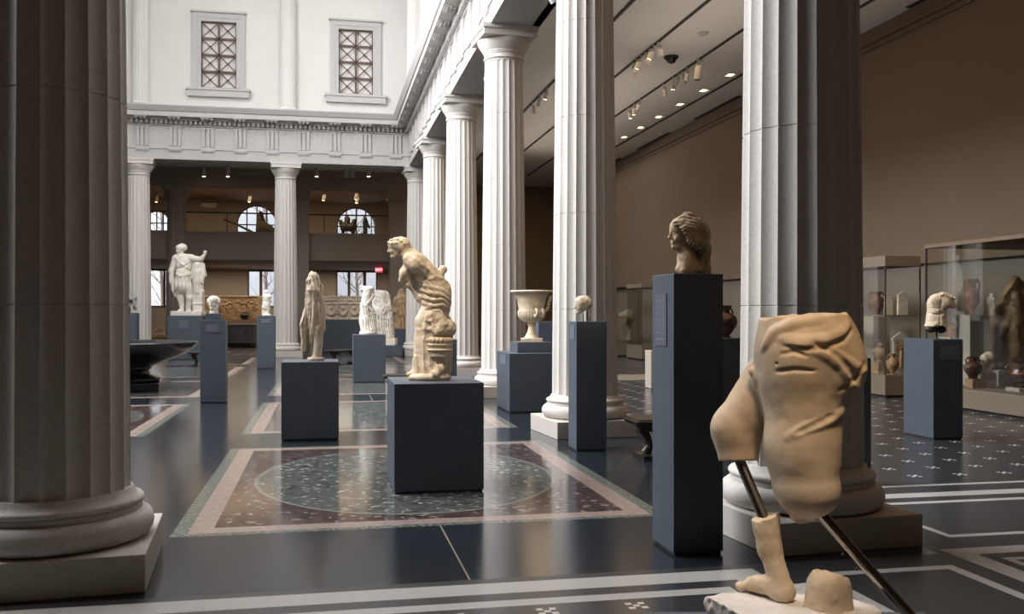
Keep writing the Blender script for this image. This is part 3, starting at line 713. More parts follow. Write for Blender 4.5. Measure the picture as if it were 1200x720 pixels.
# ================================================================= pedestals
def xat(px,Y): return Y*math.tan(math.atan((px-600)/FPX)+YAW)
PED={}
def pedestal(key,px0,px1,pyb,ztop,label,dy=None,x1=None,mat_=None,group='slate grey pedestals',plate=None,name='pedestal'):
    """front face between pixel columns px0 and px1, standing on the floor at row pyb; plate=(side, u0,u1,v0,v1) as fractions of the face"""
    a=W(px0,pyb); X0,Y0=a.x,a.y; X1=x1 if x1 is not None else xat(px1,Y0); D=dy or (X1-X0)
    m=MB(); w,z=X1-X0,ztop
    m.box(-w/2,w/2,-D/2,D/2,.018,z); o=m.build(name,mat_ or M['ped'],bev=.004,loc=((X0+X1)/2,Y0+D/2,0))
    t=MB(); t.box(-w/2+.012,w/2-.012,-D/2+.012,D/2-.012,0,.02); t.build('toe_shadow',M['slot'],o)  # recessed strip coloured black for the shadow line at the floor
    tag(o,label,'pedestal',group)
    if plate:
        sd,u0,u1,v0,v1=plate; p=MB(); e=.006; k=MB()
        n=7
        if sd=='front':
            p.box(-w/2+u0*w,-w/2+u1*w,-D/2-e,-D/2,z*v0,z*v1)
            for i in range(n): zz=z*(v0+(v1-v0)*(i+1)/(n+1)); k.box(-w/2+(u0+.08*(u1-u0))*w,-w/2+(u1-(.08+.1*(i%3))*(u1-u0))*w,-D/2-e-.001,-D/2-e+.001,zz-.0035,zz+.0035)
        else:
            p.box(-w/2-e,-w/2,-D/2+u0*D,-D/2+u1*D,z*v0,z*v1)
            for i in range(n): zz=z*(v0+(v1-v0)*(i+1)/(n+1)); k.box(-w/2-e-.001,-w/2-e+.001,-D/2+(u0+.08*(u1-u0))*D,-D/2+(u1-(.08+.1*(i%3))*(u1-u0))*D,zz-.0035,zz+.0035)
        q=p.build('label_plate',M['plate'],o); k.build('printed_lines',M['ink'],q)
    PED[key]=((X0+X1)/2,Y0+D/2,ztop,X0,X1,Y0,Y0+D); return o
def dep(key): x,y=PED[key][:2]; return x*SA+y*CA
def pxc(key): x,y=PED[key][:2]; d=x*SA+y*CA; return 600+FPX*(x*CA-y*SA)/d
pedestal('head',789.5,847.5,652.5,1.86,'tall narrow slate grey pedestal carrying the tawny marble profile head',dy=.41,plate=('left',.30,.82,.74,.93))
pedestal('woman',462,567,580,.973,'wide dark pedestal under the stooping robed woman statue',dy=.95)
pedestal('boy',329.5,397,517.5,.984,'dark square pedestal under the headless draped figure',dy=.75)
pedestal('bust',234.5,264,473,1.475,'tall slim grey pedestal carrying a small white bust near the black basin',plate=('front',.2,.76,.85,.95))
pedestal('statuette',301,322,432.5,1.52,'slim blue grey pedestal under the small white statuette',plate=('front',.2,.8,.86,.94))
pedestal('pinkhead',322.8,338.5,413.7,1.56,'slim blue grey pedestal under the pinkish stone mask, beside the statuette pedestal',plate=('front',.2,.8,.86,.94))
pedestal('pair',414,452,449,1.10,'square blue grey pedestal under the white statue of a draped standing woman')
pedestal('seated',431,472,418.5,.40,'low grey block under the white seated statue',dy=1.3)
pedestal('smallhead',675.5,711,529.3,1.50,'slim grey pedestal with the small head, before the plinth of the second column',plate=('left',.2,.75,.86,.97))
pedestal('vase',597,665,484.5,.95,'broad slate grey block under the big marble vase',dy=1.13,x1=3.97,plate=('left',.25,.7,.80,.96))
pedestal('group',196,237,422,1.50,'broad grey block under the white statue of a youth with outstretched arm',dy=1.2,plate=('front',.33,.62,.72,.9))
pedestal('torso',1093.8,1128.5,516,1.265,'blue grey pedestal carrying the marble torso fragment in the right aisle',dy=.62,plate=('front',.25,.9,.80,.94))
pedestal('bare',1004,1027.8,568.5,1.18,'dark bare topped pedestal between the marble hips and the glass case',mat_=M['peddark'],x1=5.0)
pedestal('hiddenvase',836,874,496,1.23,'dark pedestal under a black amphora in the gap beside the right column',mat_=M['peddark'])
pedestal('backright',631,655,453,1.41,'plain grey pedestal partly hidden behind the big marble vase')
pedestal('behindwoman',503,535.5,483,1.17,'grey pedestal peeping out behind the stooping woman statue')
pedestal('helmet',138,159.5,428,1.60,'blue grey pedestal with a pale mask, just right of the dark foreground column')
pedestal('whitepost',763,783,456.5,.81,'white plinth whose edge shows left of the tall head pedestal',mat_=M['white'])
x,y,z=PED['vase'][:3]
m=MB(); m.box(-.30,.30,-.30,.30,0,.17); o=m.build('plinth_block',M['ped'],bev=.004,loc=(xat(623,PED['vase'][5]+.55),PED['vase'][5]+.55,z)); tag(o,'small slate grey block between the big marble vase and its pedestal','plinth')
VASE=(o.location.x,o.location.y,z+.17)
x,y,z=PED['bust'][:3]
m=MB(); m.box(-.13,.13,-.13,.13,0,.115); o=m.build('plinth_block',M['ped'],bev=.004,loc=(x,y,z)); tag(o,'little grey block under the small white bust','plinth')
# ================================================================= statues
def head(s,c,u,phi=0,tilt=0,hair=None,nk=True,rough=0):
    """a carved head: chin at c (x,p,depth), height u; phi=0 faces left, 90 faces the viewer; tilt nods it"""
    fx,fd=-math.cos(R(phi)),-math.sin(R(phi)); ct,st=math.cos(R(tilt)),math.sin(R(tilt))
    def P(f,up,sd=0):
        f,up=f*ct+(up-.4)*st,(up-.4)*ct-f*st+.4
        return (c[0]+u*(f*fx+sd*fd),c[1]-u*up,c[2]+u*(f*fd-sd*fx))
    k=.08*u
    s.cone(P(.07,.66),P(-.16,.64),.315*u,.31*u,k); s.cone(P(.10,.52),P(.17,.16),.235*u,.135*u,k)
    for q in (-1,1):
        s.cone(P(-.06,.30,.17*q),P(.20,.08,.05*q),.085*u,.07*u,k); s.cone(P(.27,.545,.04*q),P(.20,.55,.19*q),.045*u,.04*u,.04*u)
        s.cone(P(.20,.37,.13*q),P(.22,.33,.11*q),.10*u,.09*u,.08*u)
    s.cone(P(.33,.55),P(.41,.37),.035*u,.055*u,.04*u)
    for q in (-1,1):
        s.ell(P(.35,.355,.045*q),(.034*u,)*3,.03*u); s.ell(P(.375,.475,.105*q),((.052 if u>30 else .045)*u,)*3,.05*u,'sub'); s.ell(P(.275,.475,.10*q),(.062*u,.045*u,.062*u),.02*u)
    s.ell(P(.265,.10),(.085*u,)*3,.06*u)
    for up,r in ((.255,.032),(.205,.034)): s.cone(P(.31,up,-.05),P(.31,up,.05),r*u,r*u,.025*u)
    if u>30: s.cone(P(.37,.23,-.07),P(.37,.23,.07),.014*u,.014*u,.02*u,'sub')
    if nk: s.cone(P(-.08,.22),P(-.12,-.22),.185*u,.21*u,.1*u)
    return P
# ---- tawny profile head
k='head'; d=dep(k); by=HORIZON+(CAMH-1.86)*FPX/d
o=stand('marble_portrait','tawny marble head of a long haired woman in profile on the tall pedestal','sculpture',809,d,1.86)
s=Sculpt(776,846,-32,32,244,by+1,.62,809,by,d/FPX)
P=head(s,(799.5,294,0),40,14,0)
s.cone((806,290,0),(806,308,0),9.5,11,5); s.cone((795,316,-3),(824,316,0),4.5,6,6); s.cone((806,306,0),(808,316,0),11,13,6); s.cone((800,313,-6),(801,318,-8),5,6,4)
s.plane((809,by-.3),(0,1,0)); s.rough(.5,7,4); s.rough(.25,3,6)
s.build('face_and_neck',M['marblehead'],o)
s=Sculpt(776,846,-34,34,244,by+1,.5,809,by,d/FPX)
s.ell((811,271,0),(19,18,16.8),3); s.cone((820,276,0),(823,294,2),12.5,10,6); s.cone((823,290,2),(825,318,3),8.5,9.5,5); s.cone((796,263,0),(806,257,0),8,9,4)
s.cone((790,264,-9),(800,271,-14.5),4,5,4); s.cone((800,271,-14.5),(812,286,-14),5,6.5,4); s.cone((812,284,-12),(822,288,-8),7,7,4)
s.ell((790,284,-8),(13,19,14),2,'sub'); s.cone((806,296,-16),(797,306,-16),9,10,2,'sub'); s.plane((787.5,270),(-.85,.52,0),0.5,3)
X,Y,Z=s.grid((slice(None),)*3); zz=(by-Z)
n1=vnoise(X,Y,Z,7,5); n2=vnoise(X,Y,Z,3.2,3); ang=np.arctan2(zz-280,X-800)
rad=np.sqrt((X-800)**2+(zz-282)**2)
wav=np.sin(rad*1.55+2.2*n1+1.2*np.sin(ang*9)); s.F=s.F+.42*wav+.38*n2
s.plane((809,by-.3),(0,1,0))
s.build('hair',M['marblehair'],o)
# ---- small head on rod
k='smallhead'; d=dep(k); by=HORIZON+(CAMH-1.5)*FPX/d
o=stand('marble_portrait','small worn tan marble head on metal mounts atop the slim grey pedestal','sculpture',pxc(k)-3,d,1.5)
cx=pxc(k)-3
s=Sculpt(cx-17,cx+17,-15,15,342,by,.35,cx,by,d/FPX)
head(s,(cx-3.5,by-9,0),21,22,4,nk=False); s.ell((cx+.5,by-21,1.5),(8.2,7.6,7.4),6)

for i in range(5): s.on([(cx-6+2.6*i,by-27.5+i*.6),(cx-4+2.8*i,by-24+i),(cx-1+2.6*i,by-19.5+i)],1.3,mode='add',k=.8,lift=-.7)
s.rough(.3,3,4)
s.build('face',M['marbletan'],o)
m=MB(); q=d/FPX
for dx,h in ((-2,10),(3,12)): m.tube([(dx*q,0,0),(dx*q,0,h*q)],.006,8)
m.build('mount_rods',M['slot'],o); m=MB(); m.box(4*q,8*q,-.02,.02,6*q,15*q); m.build('mount_block',M['white'],o)
# ---- stooping woman
k='woman'; d=dep(k); by=446.5
o=stand('statue','weathered tan statue of a stooping robed woman with a basket at her side','sculpture',503,d,.973)
s=Sculpt(446,540,-34,34,272,447,.72,503,by,d/FPX)
s.cone((507,374,0),(506,438,0),17.5,17.5,8); s.cone((495,378,-2),(492,436,-2),7,9,7); s.cone((519,385,4),(518,437,4),13,11,6)
s.ell((511,354,0),(17.5,20,16),8,rot=-15); s.cone((508,347,0),(490,313,0),13.5,13.5,8); s.cone((500,322,0),(516,340,2),13,12,8)
s.ell((486,309,-2),(12.5,11,19),6); s.cone((482,305,-14),(489,313,-17),7.5,7.5,5); s.cone((488,312,-17),(497,321,-14),7.5,6.2,4)
s.ell((475,321,-5),(5.5,7.5,10),5); s.cone((475,322,-4),(479,334,-4),5.5,4.5,5); s.cone((479,331,-3),(492,350,-2),4,5.5,6); s.cone((473,325,-8),(470,331,-8),3.5,2.5,3)
s.cone((484,302,-3),(473,296,-3),7,6.5,5); s.cone((507,330,10),(517,319,9),5,4.5,4); s.ell((518.5,316.5,9),(5,5.2,5),2)
head(s,(464.5,304,-3),24,14,9,nk=False); s.ell((470.5,288.5,-3),(11,10,10.6),2,rot=-8); s.cone((474,292,-3),(482,299,-3),7.5,6,4)
for x,p in ((456,285.5),(459.5,283),(463.5,282),(467.5,282.5),(471.5,284.5),(475,287.5),(461,287),(466,286.5)):
    s.on([(x-1.2,p),(x+1.2,p+.6)],1.9,mode='add',k=.8,lift=-.3)
s.cone((492,437,-5),(480,440,-8),4.5,3,4); s.cone((517,432,-14),(511,439,-20),6,4.5,5)
# mantle folds and pleats
s.pleats((484,532,392,441,-40,34),7.5,.85,.05,2.5,7); s.pleats((478,516,326,362,-40,34),6,.55,.55,2,9)
for pts in ([(497,336),(508,339),(519,341),(527,349)],[(493,341),(505,346),(517,347),(528,354)],[(495,349),(507,353),(518,352),(529,361)],[(497,357),(510,360),(521,358),(530,368)],[(500,330),(511,327),(520,329),(527,338)],[(484,303),(496,313),(507,322),(513,330)]):
    s.on(pts,2.1,mode='add',k=1.6,lift=-1.0)
for pts in ([(494,344),(507,349.5),(520,350),(529,358)],[(496,353),(508,356.5),(520,355),(529,365)],[(490,318),(500,328),(505,333)],[(480,316),(486,326),(489,334)],[(500,365),(512,364),(524,366)]):
    s.on(pts,1.3,mode='sub',k=1.4,lift=.2)
s.rough(.7,9,5); s.rough(.35,3.5,7); s.plane((503,444),(0,1,0))
s.build('figure',M['marbletan'],o)
s=Sculpt(476,530,-28,28,435,448,.7,503,by,d/FPX); s.ell((503,443,0),(25.5,9,23),2); s.plane((503,438.5),(0,-1,0)); s.plane((503,446.4),(0,1,0)); s.rough(.6,8,5); s.build('oval_base',M['marbletan'],o)
s=Sculpt(494,538,-34,12,358,424,.55,503,by,d/FPX)
s.cone((515,402,-8),(515,416,-8),15,13.5,2); s.plane((515,396),(0,-1,0)); s.plane((515,419),(0,1,0))
for i in range(40):
    a=i*.157*2; s.ell((515+15.3*math.cos(a),399.5,-8+15.3*math.sin(a)),(1.7,2.2,1.7),.8)
for p in (405,411): s.line([(515+15.2*math.cos(t*.35),p,-8+15.2*math.sin(t*.35)) for t in range(19)],.8,1)
s.build('basket',M['marbletan'],o)
s=Sculpt(490,540,-36,18,356,402,.6,503,by,d/FPX)
s.ell((514,386,-6),(17.5,10.5,15),4); s.ell((527,386,-4),(8,10,9),4); s.ell((507,373,-12),(5.5,8,6),4); s.cone((504,372,-14),(501,386,-16),4.5,4,3); s.cone((515,368,-12),(521,382,-16),4.5,5,4); s.ell((512,366,-12),(5,4,4.5),3); s.cone((509,378,-18),(513,390,-20),4,3.5,3)
s.cone((501,380,-20),(504,383,-20),3,3,1.5,'sub'); s.cone((511,374,-20),(512,380,-20),2.2,2,1.5,'sub')
s.rough(1.0,5,3); s.rough(.5,2.5,5); s.build('fowl_and_fruit',M['marbletan'],o)
# ---- headless draped figure
k='boy'; d=dep(k); by=672; q=d/FPX/6
o=stand('statue','headless draped tan marble figure in a long hooded cloak on the dark square pedestal','sculpture',340+178/6,d,.984)
s=Sculpt(60,256,-80,80,30,674,2.6,178,by,q)
s.cone((165,90,0),(175,170,0),38,52,20); s.cone((150,52,0),(160,100,0),10,34,20); s.cone((175,170,0),(185,330,5),55,56,20); s.cone((200,300,5),(205,440,8),44,42,18); s.cone((150,120,0),(135,300,0),34,34,18)
s.cone((115,330,-5),(100,420,-8),22,28,14); s.cone((98,420,-5),(92,500,-5),26,18,12); s.cone((95,480,0),(92,595,5),18,17,8); s.cone((165,340,-8),(160,480,-10),34,26,14)
s.cone((200,450,0),(196,570,0),36,30,10); s.cone((196,560,0),(190,650,-4),30,33,8); s.cone((178,650,-20),(150,658,-34),17,11,8)
s.cone((142,178,-46),(205,180,-42),9,9,9); s.cone((205,182,-42),(222,240,-30),10,13,10); s.pleats((110,225,44,172,-80,80),24,2.2,.12,6,11)
s.cone((160,200,-62),(160,330,-50),12,8,8,'sub'); s.cone((132,450,-30),(130,600,-20),10,16,8,'sub')
for pts,r in (([(150,60),(130,120),(118,220),(112,320)],8),([(160,66),(196,96),(218,150)],8),([(118,330),(102,380),(84,430)],8),([(180,250),(178,330),(170,420),(176,510)],8),([(205,240),(222,330),(222,430)],7),([(140,240),(136,330),(126,440)],7)): s.on(pts,r,mode='add',k=6,lift=-4.5)
for pts,r in (([(142,70),(122,150),(112,250)],4.5),([(150,100),(146,160)],4),([(112,350),(96,420),(96,470)],4.5),([(195,250),(205,330),(198,430)],5),([(160,300),(150,400),(142,470)],5),([(212,460),(208,540)],3.5)): s.on(pts,r,mode='sub',k=4,lift=.5)
s.rough(2.2,30,5); s.rough(1.0,8,6); s.plane((178,660),(0,1,0)); s.build('draped_figure',M['marbletan'],o)
s=Sculpt(112,246,-62,62,636,676,2.6,178,by,q); s.ell((180,662,0),(60,34,56),3); s.plane((180,650),(0,-1,0)); s.plane((180,671.5),(0,1,0)); s.rough(1.6,14,5); s.build('oval_base',M['marbletan'],o)
# ---- youth with outstretched arm
k='group'; d=dep(k); by=605; q=d/FPX/6; z=PED[k][2]
o=stand('statue','large white statue of a belted youth, arm stretched over a small veiled figure','sculpture',140+485/6,d,z)
s=Sculpt(340,632,-75,75,88,606,3.0,485,by,q)
head(s,(430,176,-8),74,55,12); s.ell((441,124,2),(34,28,32),5)
s.cone((405,200,0),(500,200,0),30,30,16); s.ell((452,235,0),(58,60,44),16); s.cone((450,270,0),(452,320,0),46,50,16); s.cone((452,320,0),(450,395,0),52,60,14); 
s.cone((398,205,0),(368,285,0),26,21,10); s.cone((368,285,0),(366,350,-8),21,15,10); s.ell((367,366,-10),(13,17,12),6); s.cone((375,350,5),(385,420,8),20,22,8); s.cone((385,415,8),(394,468,6),22,9,8)
s.cone((430,400,0),(432,480,-4),32,23,10); s.cone((432,478,-2),(440,560,0),24,14,8); s.cone((438,565,-4),(420,574,-20),12,9,6)
s.cone((482,400,0),(496,480,-8),34,25,10); s.cone((496,478,-6),(492,560,0),25,14,8); s.cone((492,565,-4),(500,574,-22),12,9,6)
s.cone((500,200,0),(575,208,-10),24,19,10); s.cone((575,208,-10),(600,180,-14),18,12,8); s.ell((606,160,-14),(13,15,13),6)
s.on([(415,200),(450,240),(505,285)],9,mode='add',k=5,lift=-4); s.on([(395,300),(450,328),(505,310)],8,mode='add',k=5,lift=-3); s.on([(500,240),(460,270),(400,280)],6,mode='sub',k=5,lift=2)
s.pleats((384,520,330,460,-80,80),20,4.5,0,8,4)
s.cone((480,440,10),(478,570,12),14,16,6)
s.rough(1.5,20,3); s.plane((485,574),(0,1,0)); s.build('youth',M['marblewhite'],o)
s=Sculpt(500,620,-60,70,205,606,3.0,485,by,q)
head(s,(550,288,-16),56,70,0); s.ell((552,252,8),(37,42,30),5); s.cone((530,240,12),(520,330,14),22,26,8); s.cone((574,245,12),(590,320,12),22,20,8)
s.cone((550,300,0),(552,360,0),40,38,12); s.cone((552,350,0),(555,430,0),36,34,10); s.box((556,500,4),(34,75,30),4,8); s.cone((590,310,-6),(586,370,-16),14,10,6)
s.pleats((515,600,310,440,-80,80),16,3.5,0,6,4); s.line([(524,520,-26),(590,520,-26)],6,4)
s.rough(1.3,16,3); s.plane((555,574),(0,1,0)); s.build('small_veiled_figure',M['marblewhite'],o)
m=MB(); m.box(-105*q,108*q,-62*q,62*q,0,33*q); m.build('statue_base',M['marblewhite'],o,bev=.02)
# ---- draped standing woman (front white statue)
k='pair'; d=dep(k); q=d/FPX/5.142; by=478
o=stand('statue','white marble statue of a headless draped standing woman on the square blue grey pedestal','sculpture',370+315/5.142,d,PED[k][2])
s=Sculpt(255,380,-55,55,175,480,2.4,315,by,q)
s.cone((300,205,0),(330,205,0),20,20,10); s.cone((315,205,0),(302,300,0),30,30,14); s.cone((302,300,0),(300,400,0),31,36,14); s.cone((300,400,0),(316,455,0),36,44,12); s.cone((335,330,5),(345,450,8),18,24,12)
s.cone((296,200,-4),(272,212,-12),12,9,8); s.ell((276,190,-10),(10,8,9),5); s.cone((335,205,0),(345,250,-4),13,11,8); s.cone((345,250,-4),(318,290,-26),10,8,6); s.ell((316,190,0),(13,9,12),6)
s.pleats((262,372,300,456,-60,60),15,3.2,.12,5,6); s.pleats((275,350,210,300,-60,60),13,2.0,.4,5,8); s.on([(285,290),(310,310),(338,330),(350,370)],6,mode='add',k=4,lift=-3); s.on([(284,240),(305,262),(340,258)],5,mode='add',k=4,lift=-2.5)
s.rough(2,14,4); s.plane((315,187),(.1,-1,0),3,5); s.plane((315,462),(0,1,0)); s.build('draped_body',M['marblewhite'],o)
m=MB(); m.lathe([(50*q,0),(52*q,6*q),(52*q,12*q),(47*q,20*q)],n=36); m.build('round_base',M['marblewhite'],o,smooth=40)
# ---- seated white statue
k='seated'; d=dep(k); q=d/FPX/5.142; by=527
o=stand('statue','white marble statue of a headless seated draped figure on a low grey block','sculpture',370+415/5.142,d,PED[k][2])
s=Sculpt(325,480,-75,75,185,500,3.0,415,by,q)
s.cone((372,222,0),(412,218,0),22,22,10); s.cone((394,222,0),(402,300,5),36,40,14); s.cone((405,300,0),(365,330,-20),44,36,16); s.cone((425,310,10),(430,470,10),38,44,14); s.cone((362,330,-25),(375,420,-28),26,22,12); s.cone((375,420,-28),(366,478,-30),22,24,10); s.cone((395,335,-20),(410,470,-22),30,26,12)
s.ell((392,205,0),(22,14,18),8); s.cone((430,225,0),(442,290,0),16,15,8); s.cone((368,225,0),(352,270,-10),13,12,8); s.cone((352,270,-10),(350,300,-22),12,12,6)
s.pleats((340,450,330,482,-80,80),17,4,.1,7,6); s.pleats((360,440,230,330,-80,80),15,2.2,.5,6,8); s.on([(352,330),(390,345),(440,320)],6,mode='add',k=4,lift=-3); s.rough(3,13,4); s.rough(1.5,6,5); s.plane((400,197),(.1,-1,0),3,5); s.plane((415,490),(0,1,0)); s.build('seated_body',M['marblewhite'],o)
m=MB(); m.box(-55*q,72*q,-55*q,60*q,0,42*q); m.build('statue_base',M['marblewhite'],o,bev=.02)
# ---- white bust, statuette, pinkish mask, pale mask
k='bust'; d=dep(k); q=d/FPX; z=PED[k][2]+.115; by=HORIZON+(CAMH-z)*FPX/d; cx=pxc(k)
o=stand('marble_bust','small white marble head with wavy hair on a little grey block','sculpture',cx,d,z)
s=Sculpt(cx-9,cx+9,-9,9,by-24,by+.5,.27,cx,by,q); head(s,(cx-.4,by-4.5,-1.5),16.5,78,0,nk=False); s.ell((cx,by-13.5,2),(6.8,6.6,5.8),1); s.cone((cx,by-8,-1),(cx,by-3,-1.5),4.6,3.6,2); s.cone((cx,by-4,0),(cx,by,0),4.0,5.2,2)
for i in range(11): a=math.pi*(i/10); s.ell((cx-6.6*math.cos(a),by-13.5-6*math.sin(a),-1.0),(1.5,1.6,1.6),.6)
s.plane((cx,by-.1),(0,1,0)); s.rough(.25,2,3); s.build('head',M['marblewhite'],o)
k='statuette'; d=dep(k); q=d/FPX/5.142; z=PED[k][2]; by=360
o=stand('statuette','small armless white marble statuette on the slim blue grey pedestal','sculpture',230+424/5.142,d,z)
s=Sculpt(385,465,-36,36,195,362,1.7,424,by,q)
s.ell((424,216,-2),(12,14,12),4); s.cone((425,228,0),(424,240,0),8,9,5); s.cone((412,245,0),(440,245,0),14,13,8); s.cone((426,248,0),(422,290,0),21,18,8); s.cone((424,290,0),(420,310,0),20,21,8); s.cone((412,310,0),(410,348,0),14,10,6); s.cone((432,310,0),(432,348,-4),14,11,6); s.cone((440,245,0),(448,275,4),10,8,6); s.cone((404,300,6),(404,350,6),9,11,6)
s.rough(1.5,9,4); s.plane((424,356),(0,1,0)); s.build('figure',M['marblewhite'],o)
m=MB(); m.lathe([(26*q,0),(27*q,4*q),(24*q,10*q)],n=24); m.build('round_base',M['marblewhite'],o,smooth=40)
k='pinkhead'; d=dep(k); q=d/FPX; z=PED[k][2]; by=HORIZON+(CAMH-z)*FPX/d; cx=pxc(k)+.5
M['pinkstone']=marble('pinkish_stone',(.40,.24,.20),(.26,.14,.12),(.12,.06,.05),.5,8)
o=stand('stone_mask','pinkish brown stone face on a white mount beside the white statuette','sculpture',cx,d,z)
s=Sculpt(cx-8,cx+8,-8,8,by-19,by,.25,cx,by,q); head(s,(cx,by-3.2,-1),13,85,0,nk=False); s.ell((cx,by-9.5,1),(5.6,6.2,5),1); s.rough(.5,2.5,3); s.build('face',M['pinkstone'],o)
m=MB(); m.lathe([(1.6*q,0),(1.2*q,2*q),(.8*q,5*q)],n=12); m.build('mount',M['white'],o)
k='helmet'; d=dep(k); q=d/FPX/6; z=PED[k][2]; by=590; cx=(pxc(k)-140)*6+8
o=stand('bronze_mask','grey weathered mask with curled edges on a blue grey pedestal by the dark foreground column','sculpture',pxc(k)+1.3,d,z)
s=Sculpt(cx-65,cx+60,-45,45,by-135,by,2.0,cx,by,q); head(s,(cx-8,by-34,-8),84,60,0,nk=False); s.cone((cx+26,by-92,-10),(cx+40,by-50,-10),12,10,5); s.ell((cx+40,by-36,-12),(15,15,10),4); s.ell((cx+40,by-36,-24),(7,7,10),3,'sub'); s.ell((cx+2,by-100,4),(44,24,34),5); s.rough(3,12,3); s.build('mask',mat('grey_patinated_stone',(.30,.29,.29),.6,col2=(.12,.12,.12),scale=9),o)
m=MB(); m.tube([(0,0,0),(0,0,40*q)],.02,8); m.build('mount_rod',M['slot'],o)
# ---- torso fragment in the right aisle
k='torso'; d=dep(k); q=d/FPX/6; z=PED[k][2]; by=588
o=stand('torso_fragment','pale marble torso fragment without head or arms on a bronze mount in the right aisle','sculpture',1000+585/6,d,z)
s=Sculpt(485,725,-85,85,245,520,2.4,585,by,q)
s.ell((605,330,0),(82,64,62),14,rot=-18); s.cone((590,345,0),(578,440,0),66,58,18); s.cone((578,440,0),(580,490,0),60,72,16); s.cone((650,330,-10),(690,352,-14),40,24,14); s.cone((640,300,0),(672,300,-6),44,30,12); s.ell((560,322,-48),(38,34,22),12); s.ell((622,340,-52),(36,32,20),12)
s.line([(590,300,-64),(585,400,-64),(580,480,-66)],6,8,'sub'); s.on([(520,408),(560,420),(630,402)],7,mode='sub',k=8,lift=2); s.on([(530,370),(560,378),(585,368)],5,mode='sub',k=6,lift=1)
for i in range(7): s.ell((570+20*i,278+6*abs(i-2),-40),(12,10,14),4)
s.plane((585,497),(.06,1,0),4,6); s.rough(3,26,3); s.rough(1.2,9,5); s.build('torso',M['marble'],o)
m=MB(); m.ball((-40*q,0,70*q),(42*q,34*q,28*q),16,10); m.ball((32*q,0,66*q),(36*q,30*q,28*q),16,10); m.tube([(0,0,0),(0,0,60*q)],.012,10); m.lathe([(22*q,0),(20*q,5*q)],n=20); m.build('bronze_mount',mat('mount_bronze',(.06,.055,.04),.5,metal=.3),o,smooth=40)
# ---- brown standing relief group at the very back
d=37.6; q=d/FPX; z=.95; by=HORIZON+(CAMH-z)*FPX/d; cx=471.5
m=MB(); m.box(-.40,.40,-.4,.4,0,z); ob=m.build('pedestal',M['ped'],bev=.006); ob.location=Wd(cx,d); ob.rotation_euler=(0,0,-YAW); tag(ob,'grey pedestal under the shadowed brown statue by the corner column','pedestal')
o=stand('statue','shadowed brown stone statue standing behind the white seated figure by the corner column','sculpture',cx,d,z)
s=Sculpt(cx-13,cx+13,-10,10,by-50,by+.5,.42,cx,by,q); s.ell((cx-1,by-43,0),(4,5,4),2); s.cone((cx-6,by-34,0),(cx+6,by-34,0),4.5,4.5,3); s.cone((cx,by-34,0),(cx,by-18,0),8,8,4); s.cone((cx,by-18,0),(cx-1,by-2,0),8.5,9.5,3); s.cone((cx+7,by-34,0),(cx+9,by-18,-3),3,2.5,2); s.cone((cx-7,by-34,0),(cx-10,by-20,-3),3,2.5,2)
s.pleats((cx-12,cx+12,by-30,by-1,-12,12),4,.7,.1,2,4); s.rough(.6,3,3); s.plane((cx,by-.1),(0,1,0)); s.build('figure',M['relief'],o)
# ================================================================= big marble vase
x,y,z=VASE; d=x*SA+y*CA; q=d/FPX
o=thing('marble_vase','big marble vase with flaring rim and scroll handles on the broad slate grey block','vase',(x,y,z),-YAW)
pr=[(9,4.2),(9,5),(7.6,6.5),(5.6,10),(4.3,14.5),(3.9,18.5),(5.3,20),(5.3,21.2),(4.4,22),(8,23),(13,26),(15.6,30),(16.2,33),(16.2,36.5),(15.0,37),(15.2,40),(16.5,48),(18.5,54),(22,57.3),(25,58.2),(25.4,59.2),(24.6,60.3),(21.5,60),(17,55),(15,47)]
def gad(a,r,zz): return r*(1+.018*math.cos(a*28)) if 23*q<zz<36.6*q else (r*(1+.012*math.cos(a*9+zz*40)) if 37*q<zz<50*q else r)
m=MB(); m.lathe([(a*q,b*q) for a,b in pr],n=140,mod=gad,cap=True); m.build('bowl',M['marbletan'],o,smooth=40)
m=MB(); m.box(-12.5*q,12.5*q,-12.5*q,12.5*q,0,4.3*q); m.build('square_foot',M['marbletan'],o,bev=.006)
for a in (R(-62),R(118)):
    m=MB(); ca,sa=math.cos(a),math.sin(a)
    def hp(r,zz,t=0): return (r*q*ca-t*q*sa,r*q*sa+t*q*ca,zz*q)
    for t in (-4,4):
        m.tube([hp(14,31,t),hp(18.5,30,t),hp(21,33,t),hp(20.5,37,t),hp(17.5,38.5,t),hp(16.3,36,t),hp(17.5,34.3,t)],[2*q,1.9*q,1.8*q,1.6*q,1.4*q,1.2*q,.8*q],10)
    m.build('scroll_handle',M['marbletan'],o,smooth=60)
a=R(-8); ca,sa=math.cos(a),math.sin(a); m=MB()
m.tube([hp(16,36),hp(19,39),hp(19.5,45),hp(22,50),hp(22.5,54)],[1.7*q,1.9*q,1.7*q,1.9*q,1.2*q],8)
for i in range(9): m.ball(hp(19+.42*i,38+1.9*i,1.6*(-1)**i),(1.9*q,1.9*q,1.6*q),8,6)
m.build('leaf_handle',M['marbletan'],o,smooth=60)
